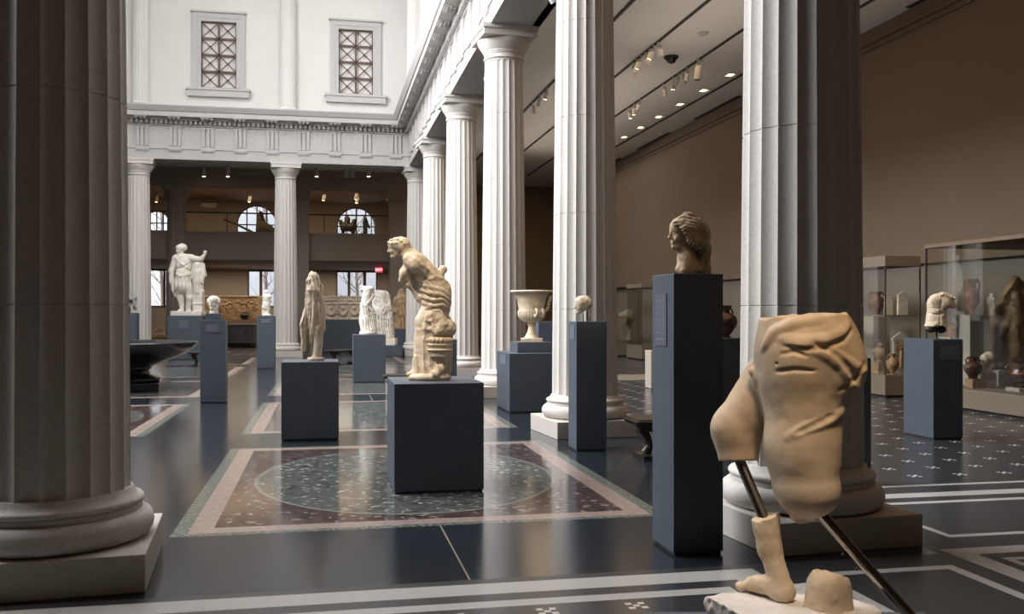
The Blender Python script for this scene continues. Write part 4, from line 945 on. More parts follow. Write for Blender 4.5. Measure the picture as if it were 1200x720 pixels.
# ================================================================= black basin in the middle of the court
o=thing('basin','great shallow black stone basin on a moulded foot, behind the dark left column','fountain',(-4.1,20.8,0))
m=MB(); m.lathe([(.50,.46),(.62,.52),(.85,.60),(1.15,.72),(1.36,.86),(1.44,.96),(1.46,.985),(1.44,1.0),(1.38,.985),(1.30,.93),(1.0,.86),(.5,.83),(.02,.83)],n=96); m.build('bowl',M['black'],o,smooth=40)
m=MB(); m.lathe([(.66,.16),(.70,.20),(.70,.24),(.62,.28),(.50,.33),(.47,.40),(.52,.44),(.52,.47)],n=64); m.build('moulded_foot',M['black'],o,smooth=40)
m=MB(); m.lathe([(.86,0),(.86,.02),(.80,.02),(.80,.16)],n=4) if 0 else m.box(-.8,.8,-.8,.8,0,.17); m.build('square_base',M['black'],o,bev=.01)
m=MB(); m.lathe([(1.2,.93),(1.22,.935)],n=64); m.build('water',M['water'],o)
# ================================================================= dark benches
def bench(px,d,L,rz,label,first=[None],H=.45):
    p=Wd(px,d)
    if first[0] is None:
        o=thing('bench',label,'bench',p,rz,'dark museum benches')
        m=MB(); m.box(0,L,-.24,.24,H-.07,H); m.box(-.03,L+.03,-.27,.27,H-.045,H-.015); m.build('seat',M['wood'],o,bev=.01)
        for x in (.16,L-.16):
            m=MB(); m.tube([(x,0,H-.05),(x-.05,0,H-.14),(x+.02,0,H*.5),(x+.05,0,.14),(x,0,.06)],[.09,.075,.05,.045,.06],12); m.box(x-.08,x+.08,-.19,.19,0,.05); m.box(x-.05,x+.05,-.17,.17,H-.14,H-.06); m.build('leg',M['wood'],o,smooth=50)
        first[0]=o; return o
    c=copy_tree(first[0]); c.location=p; c.rotation_euler=(0,0,rz); c['label']=label; return c
b=bench(740,10.3,1.1,0,'dark wooden bench poking out left of the tall pedestal with the profile head')
bench(387,29.0,1.1,R(40),'dark wooden bench end seen right of the headless draped figure pedestal')
bench(450,17.5,1.1,R(0),'dark wooden bench end just left of the stooping woman pedestal')
bench(222,28.0,1.1,0,'dark wooden bench with turned legs beyond the black basin rim')
# ================================================================= carved chests and stone tub at the back
def chest(name,label,cat,p0,p1,d,z0,z1,dp,m_,kind,group=None):
    a=Wd(p0,d); b=Wd(p1,d); L=(b-a).length; q=100.0
    o=thing(name,label,cat,((a.x+b.x)/2,(a.y+b.y)/2,z0),-YAW,group)
    H=(z1-z0)*q; Lh=L*q/2; rnd=random.Random(5)
    s=Sculpt(-Lh-6,Lh+6,-dp*q/2-14,dp*q/2+4,-4,H+4,2.4,0,H,1/q)
    s.box((0,H/2,0),(Lh,H/2,dp*q/2),2,1); f=-dp*q/2
    s.box((0,4,f),(Lh,4,4),1,1); s.box((0,H-4,f),(Lh,4,4),1,1)
    if kind=='figures':
        n=int(2*Lh/13)
        for i in range(n):
            x=-Lh+8+i*(2*Lh-16)/(n-1); h=H*rnd.uniform(.55,.72); ln=rnd.uniform(-9,9)
            s.cone((x,H-10,f),(x+ln,H-10-h*.75,f-2),5,6,4); s.ell((x+ln,H-10-h,f-3),(4.5,5.5,5),2); s.cone((x+ln,H-10-h*.7,f-3),(x+ln+rnd.uniform(-16,16),H-10-h*rnd.uniform(.4,1.0),f-4),3,2.5,2)
            s.cone((x,H-12,f-2),(x+rnd.uniform(-9,9),H-12-h*.4,f-4),4,3,2)
    else:
        s.box((0,H*.32,f-1),(Lh,3,5),1,1); n=6
        for i in range(n):
            x0=-Lh+i*2*Lh/n; w=2*Lh/n
            s.line([(x0+w*t/8,H*.52+H*.26*math.sin(math.pi*t/8),f-2) for t in range(9)],[4+3*math.sin(math.pi*t/8) for t in range(9)],3)
            s.ell((x0+w/2,H*.50,f-2),(7,9,6),2); s.cone((x0,H*.46,f),(x0,H-10,f),6,5,3); s.ell((x0,H*.42,f-2),(5,6,6),2)
            for j in range(4): s.ell((x0+w*(j+.5)/4,H*.17,f-2),(w*.10,H*.07,4),3)
    s.rough(1.4,7,4); s.build('carved_body',m_,o)
    return o
a=Wd(272,45.3)
m=MB(); m.box(-1.75,1.75,-.95,.5,0,1.28); o=m.build('pedestal',mat('brown_wooden_block',(.25,.17,.10),.7),bev=.01,loc=(a.x,a.y,0)); o.rotation_euler=(0,0,-YAW); tag(o,'long brown block under the crowded battle relief chest','pedestal')
chest('carved_chest','long brown stone chest covered in crowded relief figures behind the small white bust','sarcophagus',240,304.5,45.3,1.28,2.42,.9,M['relief'],'figures')
p=Wd(282,43.6)
o=thing('stone_tub','dark grey stone bathtub with moulded rim below the crowded relief chest','tub',p,-YAW)
w_=.80
def tubp(m,z0,z1,r0,r1):
    n=32; 
    def ring(r,z): return [((abs(math.cos(2*math.pi*i/n))**.5*math.copysign(1,math.cos(2*math.pi*i/n)))*w_*r*1.0,(abs(math.sin(2*math.pi*i/n))**.5*math.copysign(1,math.sin(2*math.pi*i/n)))*.42*r,z) for i in range(n)]
    return ring(r0,z0)+ring(r1,z1)
m=MB(); pr=[(.86,.22),(.92,.5),(.96,.85),(.97,.98),(1.03,1.0),(1.04,1.08),(1.0,1.10),(.90,1.09),(.84,.6),(.6,.4)]
n=32; vs=[]; fs=[]
for r,z in pr:
    for i in range(n):
        c_,s_=math.cos(2*math.pi*i/n),math.sin(2*math.pi*i/n); vs.append((math.copysign(abs(c_)**.5,c_)*w_*r,math.copysign(abs(s_)**.5,s_)*.45*r,z))
for k in range(len(pr)-1):
    for i in range(n): j=(i+1)%n; fs.append((k*n+i,k*n+j,(k+1)*n+j,(k+1)*n+i))
fs.append(tuple(range(n))); fs.append(tuple((len(pr)-1)*n+i for i in range(n)))
m.add(vs,fs); m.build('tub_body',M['greystone'],o,smooth=45)
m=MB(); m.box(-w_*.95,w_*.95,-.4,.4,0,.1); m.box(-w_*.7,w_*.7,-.3,.3,.1,.24); m.build('foot_block',M['black'],o)
for sx_ in (-.35,.35):
    m=MB(); m.tube([(sx_+.09*math.cos(t*.5236),-.455,.72+.09*math.sin(t*.5236)) for t in range(13)],.018,6); m.build('carved_ring',M['greystone'],o,smooth=60)
o=thing('bronze_pot','small round black pot in front of the crowded relief chest','pot',Wd(286.5,44.58,1.28),0)
m=MB(); m.lathe([(.08,0),(.17,.08),(.2,.18),(.16,.28),(.1,.32),(.12,.35)],n=24); m.build('pot_body',M['black'],o,smooth=40)
a=Wd(411.5,38.3); 
m=MB(); m.box(-1.46,1.46,-.55,.55,0,1.32); o=m.build('pedestal',M['ped'],bev=.006,loc=(a.x,a.y,0)); o.rotation_euler=(0,0,-YAW); tag(o,'long blue grey block under the cream garland relief chest','pedestal')
chest('carved_chest','cream stone chest carved with hanging garlands on a long blue grey block','sarcophagus',371,452,38.3,1.32,2.28,.95,M['reliefwhite'],'garland')
# brown relief fragments on a stand beside the left white column
p=Wd(184.5,37.5); o=thing('stone_fragment','small brown carved fragment on a wooden stand by the far left white column','sculpture',p,-YAW)
m=MB(); m.box(-.42,.42,-.25,.25,0,.62); m.box(-.5,.5,-.3,.3,.62,.70); m.build('wooden_stand',mat('ochre_wood',(.33,.2,.08),.6),o,bev=.01)
s=Sculpt(-34,34,-20,20,-50,2,1.8,0,0,.01); s.box((0,-14,0),(28,13,12),3,2); 
for i in range(8): s.ell((-24+7*i,-18-6*(i%3),-11),(6,8,5),3)
s.rough(2,7,3); f_=s.build('carved_block',M['relief'],o); f_.location=(0,0,.70)
# ================================================================= wall cases and pottery of the right aisle
def case(label,X0,X1,Y0,Y1,zb,H,capz=None,shelf=None,group='glass display cases'):
    o=thing('display_case',label,'display case',((X0+X1)/2,(Y0+Y1)/2,0),0,group); w,l=(X1-X0)/2,(Y1-Y0)/2
    m=MB(); m.box(-w,w,-l,l,.05,zb); m.build('platform',M['case'],o,bev=.006)
    m=MB(); m.box(-w+.05,w-.05,-l+.05,l-.05,0,.05); m.build('toe_shadow',M['slot'],o)  # black strip draws the shadow under the case
    if capz:
        m=MB(); m.box(-w,w,-l,l,capz,H); m.build('case_top',M['caseback'],o,bev=.006)
        for sx_,sy_ in ((-1,-1),(1,-1)):
            m=MB(); m.box(sx_*w-.012*(1+sx_),sx_*w+.012*(1-sx_),sy_*l,sy_*l+.024,zb,capz); m.build('corner_strip',M['steel'],o)
        m=MB(); m.box(-w+.03,w-.03,-l+.002,-l+.012,zb,capz); m.build('glass_pane',M['glass'],o)
        m=MB(); m.box(-w+.002,-w+.012,-l+.03,l-.03,zb,capz); m.build('glass_pane',M['glass'],o)
    if shelf: m=MB(); m.box(-w+.03,w-.03,-l+.1,l-.03,shelf-.02,shelf); m.build('shelf',M['caseback'],o)
    return o
CBY=15.9
cb=case('tall brown topped glass case holding a red jar and small stelae, behind the torso',10.3,11.05,CBY,20.6,.43,2.68,2.48,1.56)
ca=thing('display_platform','long low beige display platform with glass front along the right wall','display case',(11.55,11.2,0))
m=MB(); m.box(-1.35,1.33,-3.4,3.4,.05,.36); m.build('platform',M['case'],ca,bev=.006)
m=MB(); m.box(-1.29,1.3,-3.33,3.33,0,.05); m.build('toe_shadow',M['slot'],ca)  # black strip draws the shadow under the platform
m=MB(); m.box(-1.33,-1.32,-3.38,3.38,.36,2.72); m.build('glass_pane',M['glass'],ca)
m=MB(); m.box(-1.32,1.31,3.37,3.38,.36,2.72); m.build('glass_pane',M['glass'],ca)
m=MB(); m.box(-1.34,-1.31,3.36,3.39,.36,2.72); m.build('corner_strip',M['steel'],ca)
m=MB(); m.box(-1.35,1.33,-3.4,3.4,2.72,2.78); m.build('case_top',M['wall'],ca)
case('far glass case with brown top seen right of the second column',10.45,11.3,32.9,36.5,.55,2.75,2.55,1.45)
case('far low case whose corner shows left of the tall head pedestal',10.4,11.3,30.0,31.6,.5,2.6,2.45)
def dX(px,X): Y=X/math.tan(math.atan((px-600)/FPX)+YAW); return X*SA+Y*CA
def block(px,d,z0,w,h,label,dp=None,m_=None,name='display_block',group='pale display blocks'):
    p=Wd(px,d,z0); m=MB(); m.box(-w/2,w/2,-(dp or w)/2,(dp or w)/2,0,h); o=m.build(name,m_ or M['white'],bev=.004,loc=p); tag(o,label,'plinth',group); return o
def vase(name,label,px,d,z,h,prof,m_,handles=(),group=None,cat='vase',neck=None,rz=0):
    """prof in units of the height; handles: ((r,z) paths)"""
    o=thing(name,label,cat,Wd(px,d,z),-YAW+rz,group)
    m=MB(); m.lathe([(a*h,b*h) for a,b in prof],n=36); m.build('vase_body',m_,o,smooth=45)
    for hd in handles:
        for sg in (-1,1):
            if len(hd)>4 and hd[4]==sg: continue
            m=MB(); m.tube([(sg*r*h,0,zz*h) for r,zz in hd[0]],hd[1]*h,8); m.build('handle',hd[2] if len(hd)>2 else m_,o,smooth=60)
    return o
AMPH=[(.13,0),(.14,.03),(.07,.06),(.10,.11),(.20,.25),(.27,.42),(.29,.55),(.26,.66),(.15,.74),(.11,.80),(.11,.90),(.16,.95),(.17,1),(.12,.995),(.09,.9)]
LOUT=[(.12,0),(.13,.02),(.05,.05),(.05,.09),(.10,.16),(.18,.32),(.21,.48),(.205,.60),(.17,.69),(.11,.74),(.10,.78),(.12,.88),(.17,.97),(.18,1),(.12,.99)]
HYDR=[(.20,0),(.21,.04),(.15,.07),(.22,.14),(.36,.34),(.41,.5),(.38,.64),(.26,.73),(.17,.78),(.17,.9),(.23,.97),(.24,1),(.15,.98)]
KRAT=[(.26,0),(.28,.04),(.16,.08),(.17,.14),(.30,.22),(.40,.38),(.41,.5),(.36,.56),(.36,.8),(.44,.97),(.47,1),(.40,.98)]
AH=(([(.25,.66),(.27,.78),(.22,.9),(.12,.92)],.026),)
# -- on the long platform
d=dX(1138.5,10.92)
block(1138.5,d,.362,.27,1.2,'tall pale plinth under the slender red amphora',name='tall_plinth')
vase('amphora','slender red and black amphora with tall looped handles on a tall pale plinth',1138.5,d,1.563,.62,LOUT,M['terra'],(([(.19,.66),(.22,.78),(.21,.92),(.14,.95)],.022),))
d=dX(1140,10.5)
block(1141,d,.362,.19,.15,'small tan block under the dark round jug, beside the marble head block',m_=M['clay'])
vase('jug','dark round bellied jug with a neck on a small tan block',1140,d,.513,.36,HYDR,M['terrablack'],(([(.30,.70),(.34,.84),(.26,.95),(.16,.93)],.035),))
d=dX(1157,10.8)
block(1157,d,.362,.2,.24,'small white block under the little marble head in the right case')
o=stand('marble_portrait','little pale marble head facing left on a small white block in the right case','sculpture',1157,d,.603); q=d/FPX; by=440
s=Sculpt(1143,1174,-13,13,408,by,.45,1157,by,q); head(s,(1154.5,434,-1),17,25,0); s.ell((1159.5,422.5,1),(8,7.5,7.6),1); s.cone((1157,436,0),(1158,440,0),4,5,2); s.rough(.3,3,3); s.build('head',M['marbletan'],o)
d=dX(1196,10.75)
block(1196,d,.362,.30,.06,'low pale block under the dark two handled bowl at the right edge')
vase('mixing_bowl','dark wide mouthed clay bowl at the right edge of the view',1197,d,.423,.47,KRAT,M['terrablack'],(([(.36,.42),(.50,.5),(.52,.7),(.44,.74)],.035),))
# big relief slab at the back of the platform
d=dX(1190,11.75)
block(1190,d,.362,1.0,.26,'low wide pale block under the big broken relief slab',dp=.4)
p=Wd(1190,d,.623); o=thing('relief_slab','large weathered brown stone slab with a worn carved figure, broken slanted top','relief',p,-YAW)
q=d/FPX; by=HORIZON+(CAMH-.623)*FPX/d
s=Sculpt(1155,1240,-12,16,318,by,.9,1190,by,q); s.box((1199,by-55,4),(34,60,7),3,2); s.plane((1177,345),(-.82,-.55,0),1.5,4); s.plane((1200,330),(.6,-.8,0),1.5,6)
s.ell((1190,350,-3),(6,8,4),3); s.cone((1186,366,-2),(1190,410,-2),9,7,4); s.cone((1182,368,-4),(1172,390,-3),3.5,3,3); s.cone((1196,370,-4),(1204,394,-3),3.5,3,3); s.cone((1190,408,-3),(1184,428,-3),5,4,3)
s.rough(1.2,6,4); s.rough(.6,3,5); s.build('slab',M['relief'],o)
# red jug whose top shows beside the torso
d=dX(1116,11.3); block(1116,d,.0,.34,1.15,'pale plinth hidden behind the torso pedestal, under a small red jug',name='tall_plinth')
vase('jug','small red clay jug with a high arched handle beside the torso fragment',1116,d,1.153,.25,[(.34,0),(.36,.05),(.40,.3),(.44,.5),(.40,.7),(.24,.8),(.2,.9),(.26,1),(.2,.99)],M['terra'],(([(.38,.55),(.46,.9),(.36,1.3),(.12,1.55),(.02,1.4),(.05,1.0)],.06,M['terrablack'],0,-1),))
# -- in and behind the tall glass case
vase('amphora','pale red jar on the shelf of the tall glass case',1026.5,dX(1026.5,10.72),1.562,.46,[(.14,0),(.16,.03),(.12,.06),(.24,.2),(.34,.42),(.36,.58),(.30,.72),(.18,.80),(.17,.9),(.24,.96),(.25,1),(.16,.98)],M['terra'],(([(.31,.72),(.34,.85),(.28,.95),(.20,.94)],.03),))
def stele(label,px,X,z,w,h,m_,group='small stelae in the tall glass case',top=True,panel=True):
    o=thing('stele',label,'stele',Wd(px,dX(px,X),z),-YAW,group); m=MB()
    m.prism([(-w*.5,0),(w*.5,0),(w*.46,h*.84),(-w*.46,h*.84)],'y',-.04,.04); m.box(-w*.53,w*.53,-.05,.05,h*.80,h*.86)
    if top: m.prism([(-w*.5,h*.86),(w*.5,h*.86),(0,h)],'y',-.04,.04)
    m.build('slab',m_,o)
    if panel:
        k=MB(); k.box(-w*.34,w*.34,-.046,-.035,h*.14,h*.76); f=k.build('relief_panel',M['clay'],o)
        r=MB(); r.ball((0,-.05,h*.62),(w*.08,.02,w*.09),10,8); r.tube([(0,-.048,h*.55),(-w*.03,-.048,h*.3),(0,-.048,h*.16)],[w*.12,w*.1,w*.1],8); r.build('carved_figure',M['clay'],f,smooth=60)
    return o
stele('narrow broken tan stele on the shelf, left of the gabled one',1041,10.72,1.562,.15,.42,M['marbletan'],top=False,panel=False)
stele('small gabled tan stele on the shelf of the tall glass case',1057.5,10.86,1.562,.19,.45,M['marbletan'],panel=False)
block(1027,dX(1027,12.2),.0,.42,1.52,'tall pale plinth behind the tall glass case, beside the bare dark pedestal',name='tall_plinth')
d=dX(1031.5,10.6)
block(1031.5,d,.432,.24,.22,'low tan block under the brown banded jar',m_=M['clay'])
vase('jar','brown banded clay jar with a lid just above the bare dark pedestal',1031.5,d,.653,.36,[(.18,0),(.2,.04),(.16,.08),(.30,.22),(.40,.42),(.41,.58),(.34,.70),(.2,.74),(.21,.84),(.25,.88),(.12,.93),(.06,.97),(.04,1)],M['clay'],(),'jars at the foot of the tall glass case')
vase('amphora','buff clay amphora standing in the tall glass case beside the white framed stele',1046,dX(1046,10.56),.432,.40,AMPH,M['clay'],AH,'jars at the foot of the tall glass case')
stele('white framed stele with a gable and a brown relief panel in the tall glass case',1055,10.86,.432,.30,.80,M['white'])
# -- far case contents
p=Wd(733,35.2,1.452); o=thing('stone_fragment','slanted tan stone fragment on the shelf of the far glass case','sculpture',p,-YAW); m=MB(); m.prism([(-.26,0),(.26,0),(.26,.28),(.08,.3),(-.26,.12)],'y',-.1,.1); m.build('slab',M['marbletan'],o,bev=.02)
p=Wd(739,35.0,.55); o=thing('stone_bracket','tan stone bracket leg in the lower part of the far glass case','sculpture',Wd(737,35.9,.553),-YAW); m=MB(); m.tube([(0,0,0),(.05,0,.3),(-.05,0,.55),(.1,0,.86)],[.1,.09,.12,.14],10); m.build('leg',M['marbletan'],o,smooth=60)
# black vase mostly hidden beside the right column
x,y,z=PED['hiddenvase'][:3]
vase('amphora','black amphora just visible between the tall pedestal and the right column',pxc('hiddenvase')+2,dep('hiddenvase'),z,.48,HYDR,M['terrablack'],AH)
# ================================================================= mezzanine: rail, chariot, figures
o=thing('guard_rail','thin dark handrail over glass along the mezzanine edge','railing',(0,IY,5.02))
m=MB(); m.box(-17,4,-.02,.03,.76,.82); m.build('handrail',M['slot'],o)
for i,x in enumerate(range(-16,5,2)):
    m=MB(); m.box(x-.02-.04,x+.02-.04,-.01,.02,0,.76); m.build('post',M['slot'],o)
m=MB(); m.box(-17,4,0,.012,.02,.76); m.build('glass_pane',M['glass'],o)
p=Wd(300,46.5,4.9)
o=thing('chariot','dark bronze chariot with a long pole and spoked wheels on the mezzanine','chariot',p,-YAW)
m=MB(); m.tube([(-1.6,0,1.35),(-.9,0,1.05),(0,0,.62),(.5,0,.5)],[.04,.05,.06,.07],8); m.build('pole',M['bronze'],o,smooth=50)
m=MB(); m.prism([(.05,.5),(.12,1.4),(.25,1.75),(.38,1.25),(.7,1.05),(.95,.8),(.95,.45)],'y',-.35,.35); m.build('body',mat('green_bronze',(.05,.05,.03),.5,metal=.4),o,bev=.02)
for yy in (-.5,.5):
    m=MB(); m.tube([(.5+.42*math.cos(t*.3142),yy,.45+.42*math.sin(t*.3142)) for t in range(21)],.035,6)
    for t in range(8): m.tube([(.5,yy,.45),(.5+.42*math.cos(t*.785),yy,.45+.42*math.sin(t*.785))],.02,5)
    m.build('wheel',M['bronze'],o,smooth=50)
m=MB(); m.box(-.9,1.0,-.7,.7,-.0+.0,.04); m.build('base_board',M['slot'],o)
p=Wd(408,46,4.9); o=stand('bronze_statue','dark bronze rider group silhouetted against the right arched window on the mezzanine','sculpture',408,46,4.9)
m=MB(); m.box(-.55,.55,-.35,.35,0,.30); m.build('statue_base',M['slot'],o,bev=.01)
s=Sculpt(-45,45,-30,30,-150,-28,3,0,0,.01); s.cone((-28,-32,0),(-24,-80,0),9,9,6); s.cone((26,-32,0),(24,-80,0),9,9,6); s.ell((0,-90,0),(36,20,20),10); s.cone((-8,-95,0),(-4,-128,0),16,14,8); s.ell((-6,-138,0),(11,12,11),4); s.cone((20,-96,0),(30,-120,0),13,10,8); s.cone((-28,-96,0),(-36,-120,0),12,9,8); s.cone((0,-32,0),(0,-50,0),12,8,5); s.rough(3,14,3); s.build('figures',M['bronze'],o)
o=stand('bronze_statue','slim dark figure right of the rider group on the mezzanine','sculpture',428,46.5,4.9)
s=Sculpt(-25,25,-20,20,-150,1,3,0,0,.01); s.ell((0,-138,0),(9,11,9),4); s.cone((0,-122,0),(0,-60,0),14,10,6); s.cone((0,-60,0),(0,-2,0),10,16,6); s.cone((10,-118,0),(22,-90,0),5,4,4); s.plane((0,-.5),(0,1,0)); s.rough(1.5,10,3); s.build('figure',M['bronze'],o)
p=Wd(263,45,4.9); o=thing('bronze_cauldron','wide dark bronze bowl on a stand on the mezzanine behind the rail','bowl',p,0); m=MB(); m.lathe([(.2,0),(.16,.25),(.3,.3),(.42,.42),(.44,.55),(.40,.56),(.3,.45)],n=28); m.build('bowl',M['bronze'],o,smooth=45)
block(355,45.4,4.9,1.1,.42,'low pale display plinth on the mezzanine right of the middle white column')
o=thing('display_case','narrow lit glass vitrine on the mezzanine left of the chariot','display case',Wd(246,46.3,4.9),0); m=MB(); m.box(-.4,.4,-.3,.3,0,.5); m.build('platform',M['clay'],o); m=MB(); m.box(-.38,.38,-.28,-.27,.5,2.1); m.build('glass_pane',M['glass'],o); m=MB(); m.box(-.4,.4,-.3,.3,2.1,2.2); m.build('case_top',M['slot'],o)
# exit sign
p=Wd(444,44,3.62); o=thing('exit_sign','small red lit exit sign hanging at the back under the mezzanine','sign',p,-YAW)
m=MB(); m.box(-.17,.17,-.03,.03,-.11,.11); m.build('sign_box',M['exit'],o)
m=MB(); m.box(-.01,.01,-.01,.01,.11,.22); m.build('hanger',M['slot'],o)
f=bpy.data.curves.new('exit_text','FONT'); f.body='EXIT'; f.size=.15; f.align_x='CENTER'; f.align_y='CENTER'; f.extrude=.002; f.materials.append(M['exittext'])
t0=bpy.data.objects.new('lettering_curve',f); C.objects.link(t0); bpy.context.view_layer.update(); me_=bpy.data.meshes.new_from_object(t0.evaluated_get(bpy.context.evaluated_depsgraph_get())); bpy.data.objects.remove(t0)
t=bpy.data.objects.new('lettering',me_); C.objects.link(t); t.parent=o; t.location=(0,-.033,0); t.rotation_euler=(R(90),0,0)
# ================================================================= lamps
def spotlamp(loc,aim,label,on=False,group='track spotlights',sc=1.0):
    key='on' if on else 'off'
    if key not in spotlamp.first:
        o=thing('spotlight',label,'lamp',loc,0,group)
        m=MB(); m.box(-.05,.05,-.02,.02,-.03,0); m.tube([(0,0,-.03),(0,0,-.12)],.013,6); m.build('bracket',M['metalwhite'],o)
        m=MB(); m.lathe([(.045,-.36),(.06,-.355),(.065,-.2),(.055,-.1),(.03,-.09)],n=18); h=m.build('lamp_housing',M['metalwhite'],o,smooth=40)
        m=MB(); m.lathe([(.05,-.366),(.05,-.361)],n=16); m.build('lamp_face',M['lampon'] if on else M['slot'],h)
        spotlamp.first[key]=o
    else:
        o=copy_tree(spotlamp.first[key]); o.location=loc; o['label']=label
    o.rotation_euler=(aim[0],aim[1],0); o.scale=(sc,)*3; o['group']=group
    return o
spotlamp.first={}
def onrow(X,px): return X/math.tan(math.atan((px-600)/FPX)+YAW)
for i,(px,on) in enumerate(((742,0),(747,0),(752,1),(757,0),(762,0),(767,1),(772,0))):
    spotlamp((8.28,onrow(8.28,px),GZ-.035),(.35,.3*(i%3-1)),'white spotlight on the ceiling track above the second column gap%s'%(' with its lamp lit' if on else ''),on,'spotlights in the cluster on the middle ceiling track')
for i,(px,on) in enumerate(((737,1),(744,1),(751,0),(778,0),(790,1),(796,0),(800,0),(806,0))):
    spotlamp((9.95,onrow(9.95,px),GZ-.035),(.3,.25*(i%3-1)),'white spotlight on the ceiling track nearer the wall%s'%(', lamp lit' if on else ''),on,'spotlights on the ceiling track nearer the wall')
spotlamp((9.95,onrow(9.95,820),GZ-.035),(.1,.1),'single larger white spotlight at the right end of the ceiling track',False,'single spotlights',1.5)
for i,(px,on) in enumerate(((634,0),(642,1))): spotlamp((6.65,onrow(6.65,px),GZ-.035),(.2,.2),'white spotlight on the ceiling between the second and third columns, %s'%('lit' if on else 'unlit'),on,'single spotlights')
for i,(px,on) in enumerate(((625,0),)): spotlamp((6.65,onrow(6.65,px),GZ-.035),(.2,-.2),'pale spotlight low on the far ceiling track beside the third column',False,'far ceiling spotlights')
SOF=ENT0
for i,(yy,on,l) in enumerate(((14.1,1,'lit spotlight under the beam between the second and third columns'),(13.2,0,'large white spotlight under the beam near the second column'),(14.9,0,'unlit spotlight under the beam just beyond the lit one above the third column'),
     (20.9,1,'lit spotlight under the beam between the third and fourth columns'),(20.0,0,'unlit white spotlight under the beam just left of the third column'),(26.6,1,'lit spotlight under the beam between the fourth and fifth columns'),(32.4,1,'lit spotlight under the beam beside the corner column'))):
    spotlamp((COLX+.1,yy,SOF),(.15,-.5),l,bool(on),'spotlights under the colonnade beam',1.15)
for px,lab in ((239,'left'),(267,'right')):
    d_=38.2; spotlamp((Wd(px,d_).x,Wd(px,d_).y,7.62),(0,0),'lit back aisle downlight, %s of the pair left of the middle white column'%('left' if px==239 else 'right'),True,'downlights in the back aisle ceiling',1.3)
for px,on,lab in ((371,1,'lit downlight in the back aisle ceiling just right of the middle white column'),(406,0,'white cylinder spotlight in the back aisle, left of the close pair'),(412.5,0,'white cylinder spotlight in the back aisle, right of the close pair'),(432,1,'lit downlight in the back aisle ceiling above the stooping woman')):
    d_=38.2; spotlamp((Wd(px,d_).x,Wd(px,d_).y,7.62),(0,0),lab,bool(on),'downlights in the back aisle ceiling',1.3 if on else 1.5)
for i,(px,d_) in enumerate(((185,45),(294,45),(381,44.5),(420,45.5),(419,44))): spotlamp((Wd(px,d_).x,Wd(px,d_).y,7.35),(.2,.2),['lit mezzanine spotlight over the far left arched window','lit mezzanine spotlight above the chariot','lit mezzanine spotlight right of the middle white column','lit mezzanine spotlight over the rider group','second lit mezzanine spotlight over the rider group, nearer'][i],True,'mezzanine ceiling spotlights',1.2)
for i,px in enumerate((856,825,797.5,772.5,751,732)):
    yy=onrow(11.5,px)
    if i==0:
        dl=thing('recessed_light','recessed square ceiling light','lamp',(11.5,yy,GZ),0,'recessed lights along the wall side of the ceiling')
        m=MB(); 
        for a_ in ((-.2,-.15,-.2,.2),(.15,.2,-.2,.2),(-.15,.15,-.2,-.15),(-.15,.15,.15,.2)): m.box(a_[0],a_[1],a_[2],a_[3],-.02,-.001)
        m.build('rim',M['metalwhite'],dl); m=MB(); m.box(-.07,.07,-.14,.14,-.012,-.004); m.build('lamp_face',M['lampon'],dl)
    else: dl=copy_tree(dl0); dl.location=(11.5,yy,GZ)
    if i==0: dl0=dl
    dl['label']=['nearest recessed ceiling light, beside the right column','second recessed ceiling light from the right column','third recessed ceiling light from the right column','third recessed ceiling light from the second column','second recessed ceiling light from the second column','farthest recessed ceiling light, right beside the second column'][i]
o=thing('security_camera','black dome security camera on the right aisle ceiling','camera',(9.12,onrow(9.12,786.5),GZ)); m=MB(); m.lathe([(.02,-.2),(.10,-.17),(.14,-.10),(.15,-.06)],n=24); m.build('dome',M['black'],o,smooth=40); m=MB(); m.lathe([(.19,-.06),(.2,0)],n=24); m.build('mounting_ring',M['slot'],o,smooth=40)
o=thing('smoke_detector','small grey disc detector on the right aisle ceiling near the top','detector',(9.12,onrow(9.12,824),GZ)); m=MB(); m.lathe([(.09,-.06),(.13,-.04),(.14,0)],n=20); m.build('disc',M['metalwhite'],o,smooth=40)
SKYS=1.2; SKYUP=3.9; SKYWEST=24.0; EXPO=0.1
UPL=(1,.86,.72); SP=(1,.83,.62); SPH=(1,.66,.36); WARM2=(1,.58,.28)
LIGHTS=[('a',(8.5,20,8.3),(3,10),110),('a',(8.5,31,8.3),(3,10),110),('a',(9,42,8.3),(4,8),150),('a',(9.5,9,8.3),(3,8),60,WARM2),('a',(-1,-1,8.3),(8,4),22,WARM2),  # last one is an added warm fill over the near aisle, without fixture
        ('a',(8.5,16,6.6),(3,14),68,UPL,True),('a',(8.5,32,6.6),(3,14),68,UPL,True),  # added upward fill without fixtures, brightens the gallery ceiling
        ('a',(-3,45.5,7.2),(10,3),200),('a',(-2,46.0,3.75),(11,5.5),330,SP),
        ('s',(.9,.3,6.8),(1.72,3.1,1.45),850,13,.6,SPH,.3),('s',(.4,.3,6.8),(1.45,2.95,.6),600,11,.6,(1,.93,.85),.3),('s',(1.5,2.5,6.9),(2.4,6.0,2.05),130,13,.7,SPH),  # second spot is added, lights the base slab in place of daylight
        ('s',(-.3,5.9,6.95),(.95,8.75,1.75),1350,13,.7,SP),('s',(-1.2,6.1,6.9),(-.2,12.4,1.7),1100,10,.7,SP),('s',(1.5,6.2,6.9),(3.3,15.2,1.5),900,8,.7,SP),('s',(2.2,6.2,6.9),(3.0,10.66,1.66),400,7,.7,SP),
        ('s',(6.2,6.2,8.2),(7.7,10.8,1.7),350,9,.7,SP),
        ('s',(8.4,12.0,8.3),(11.2,14.0,.8),900,30),('s',(8.4,9.0,8.3),(11.6,11.5,.6),400,36),('s',(8.4,14.5,8.3),(10.7,16.5,.9),900,22)]
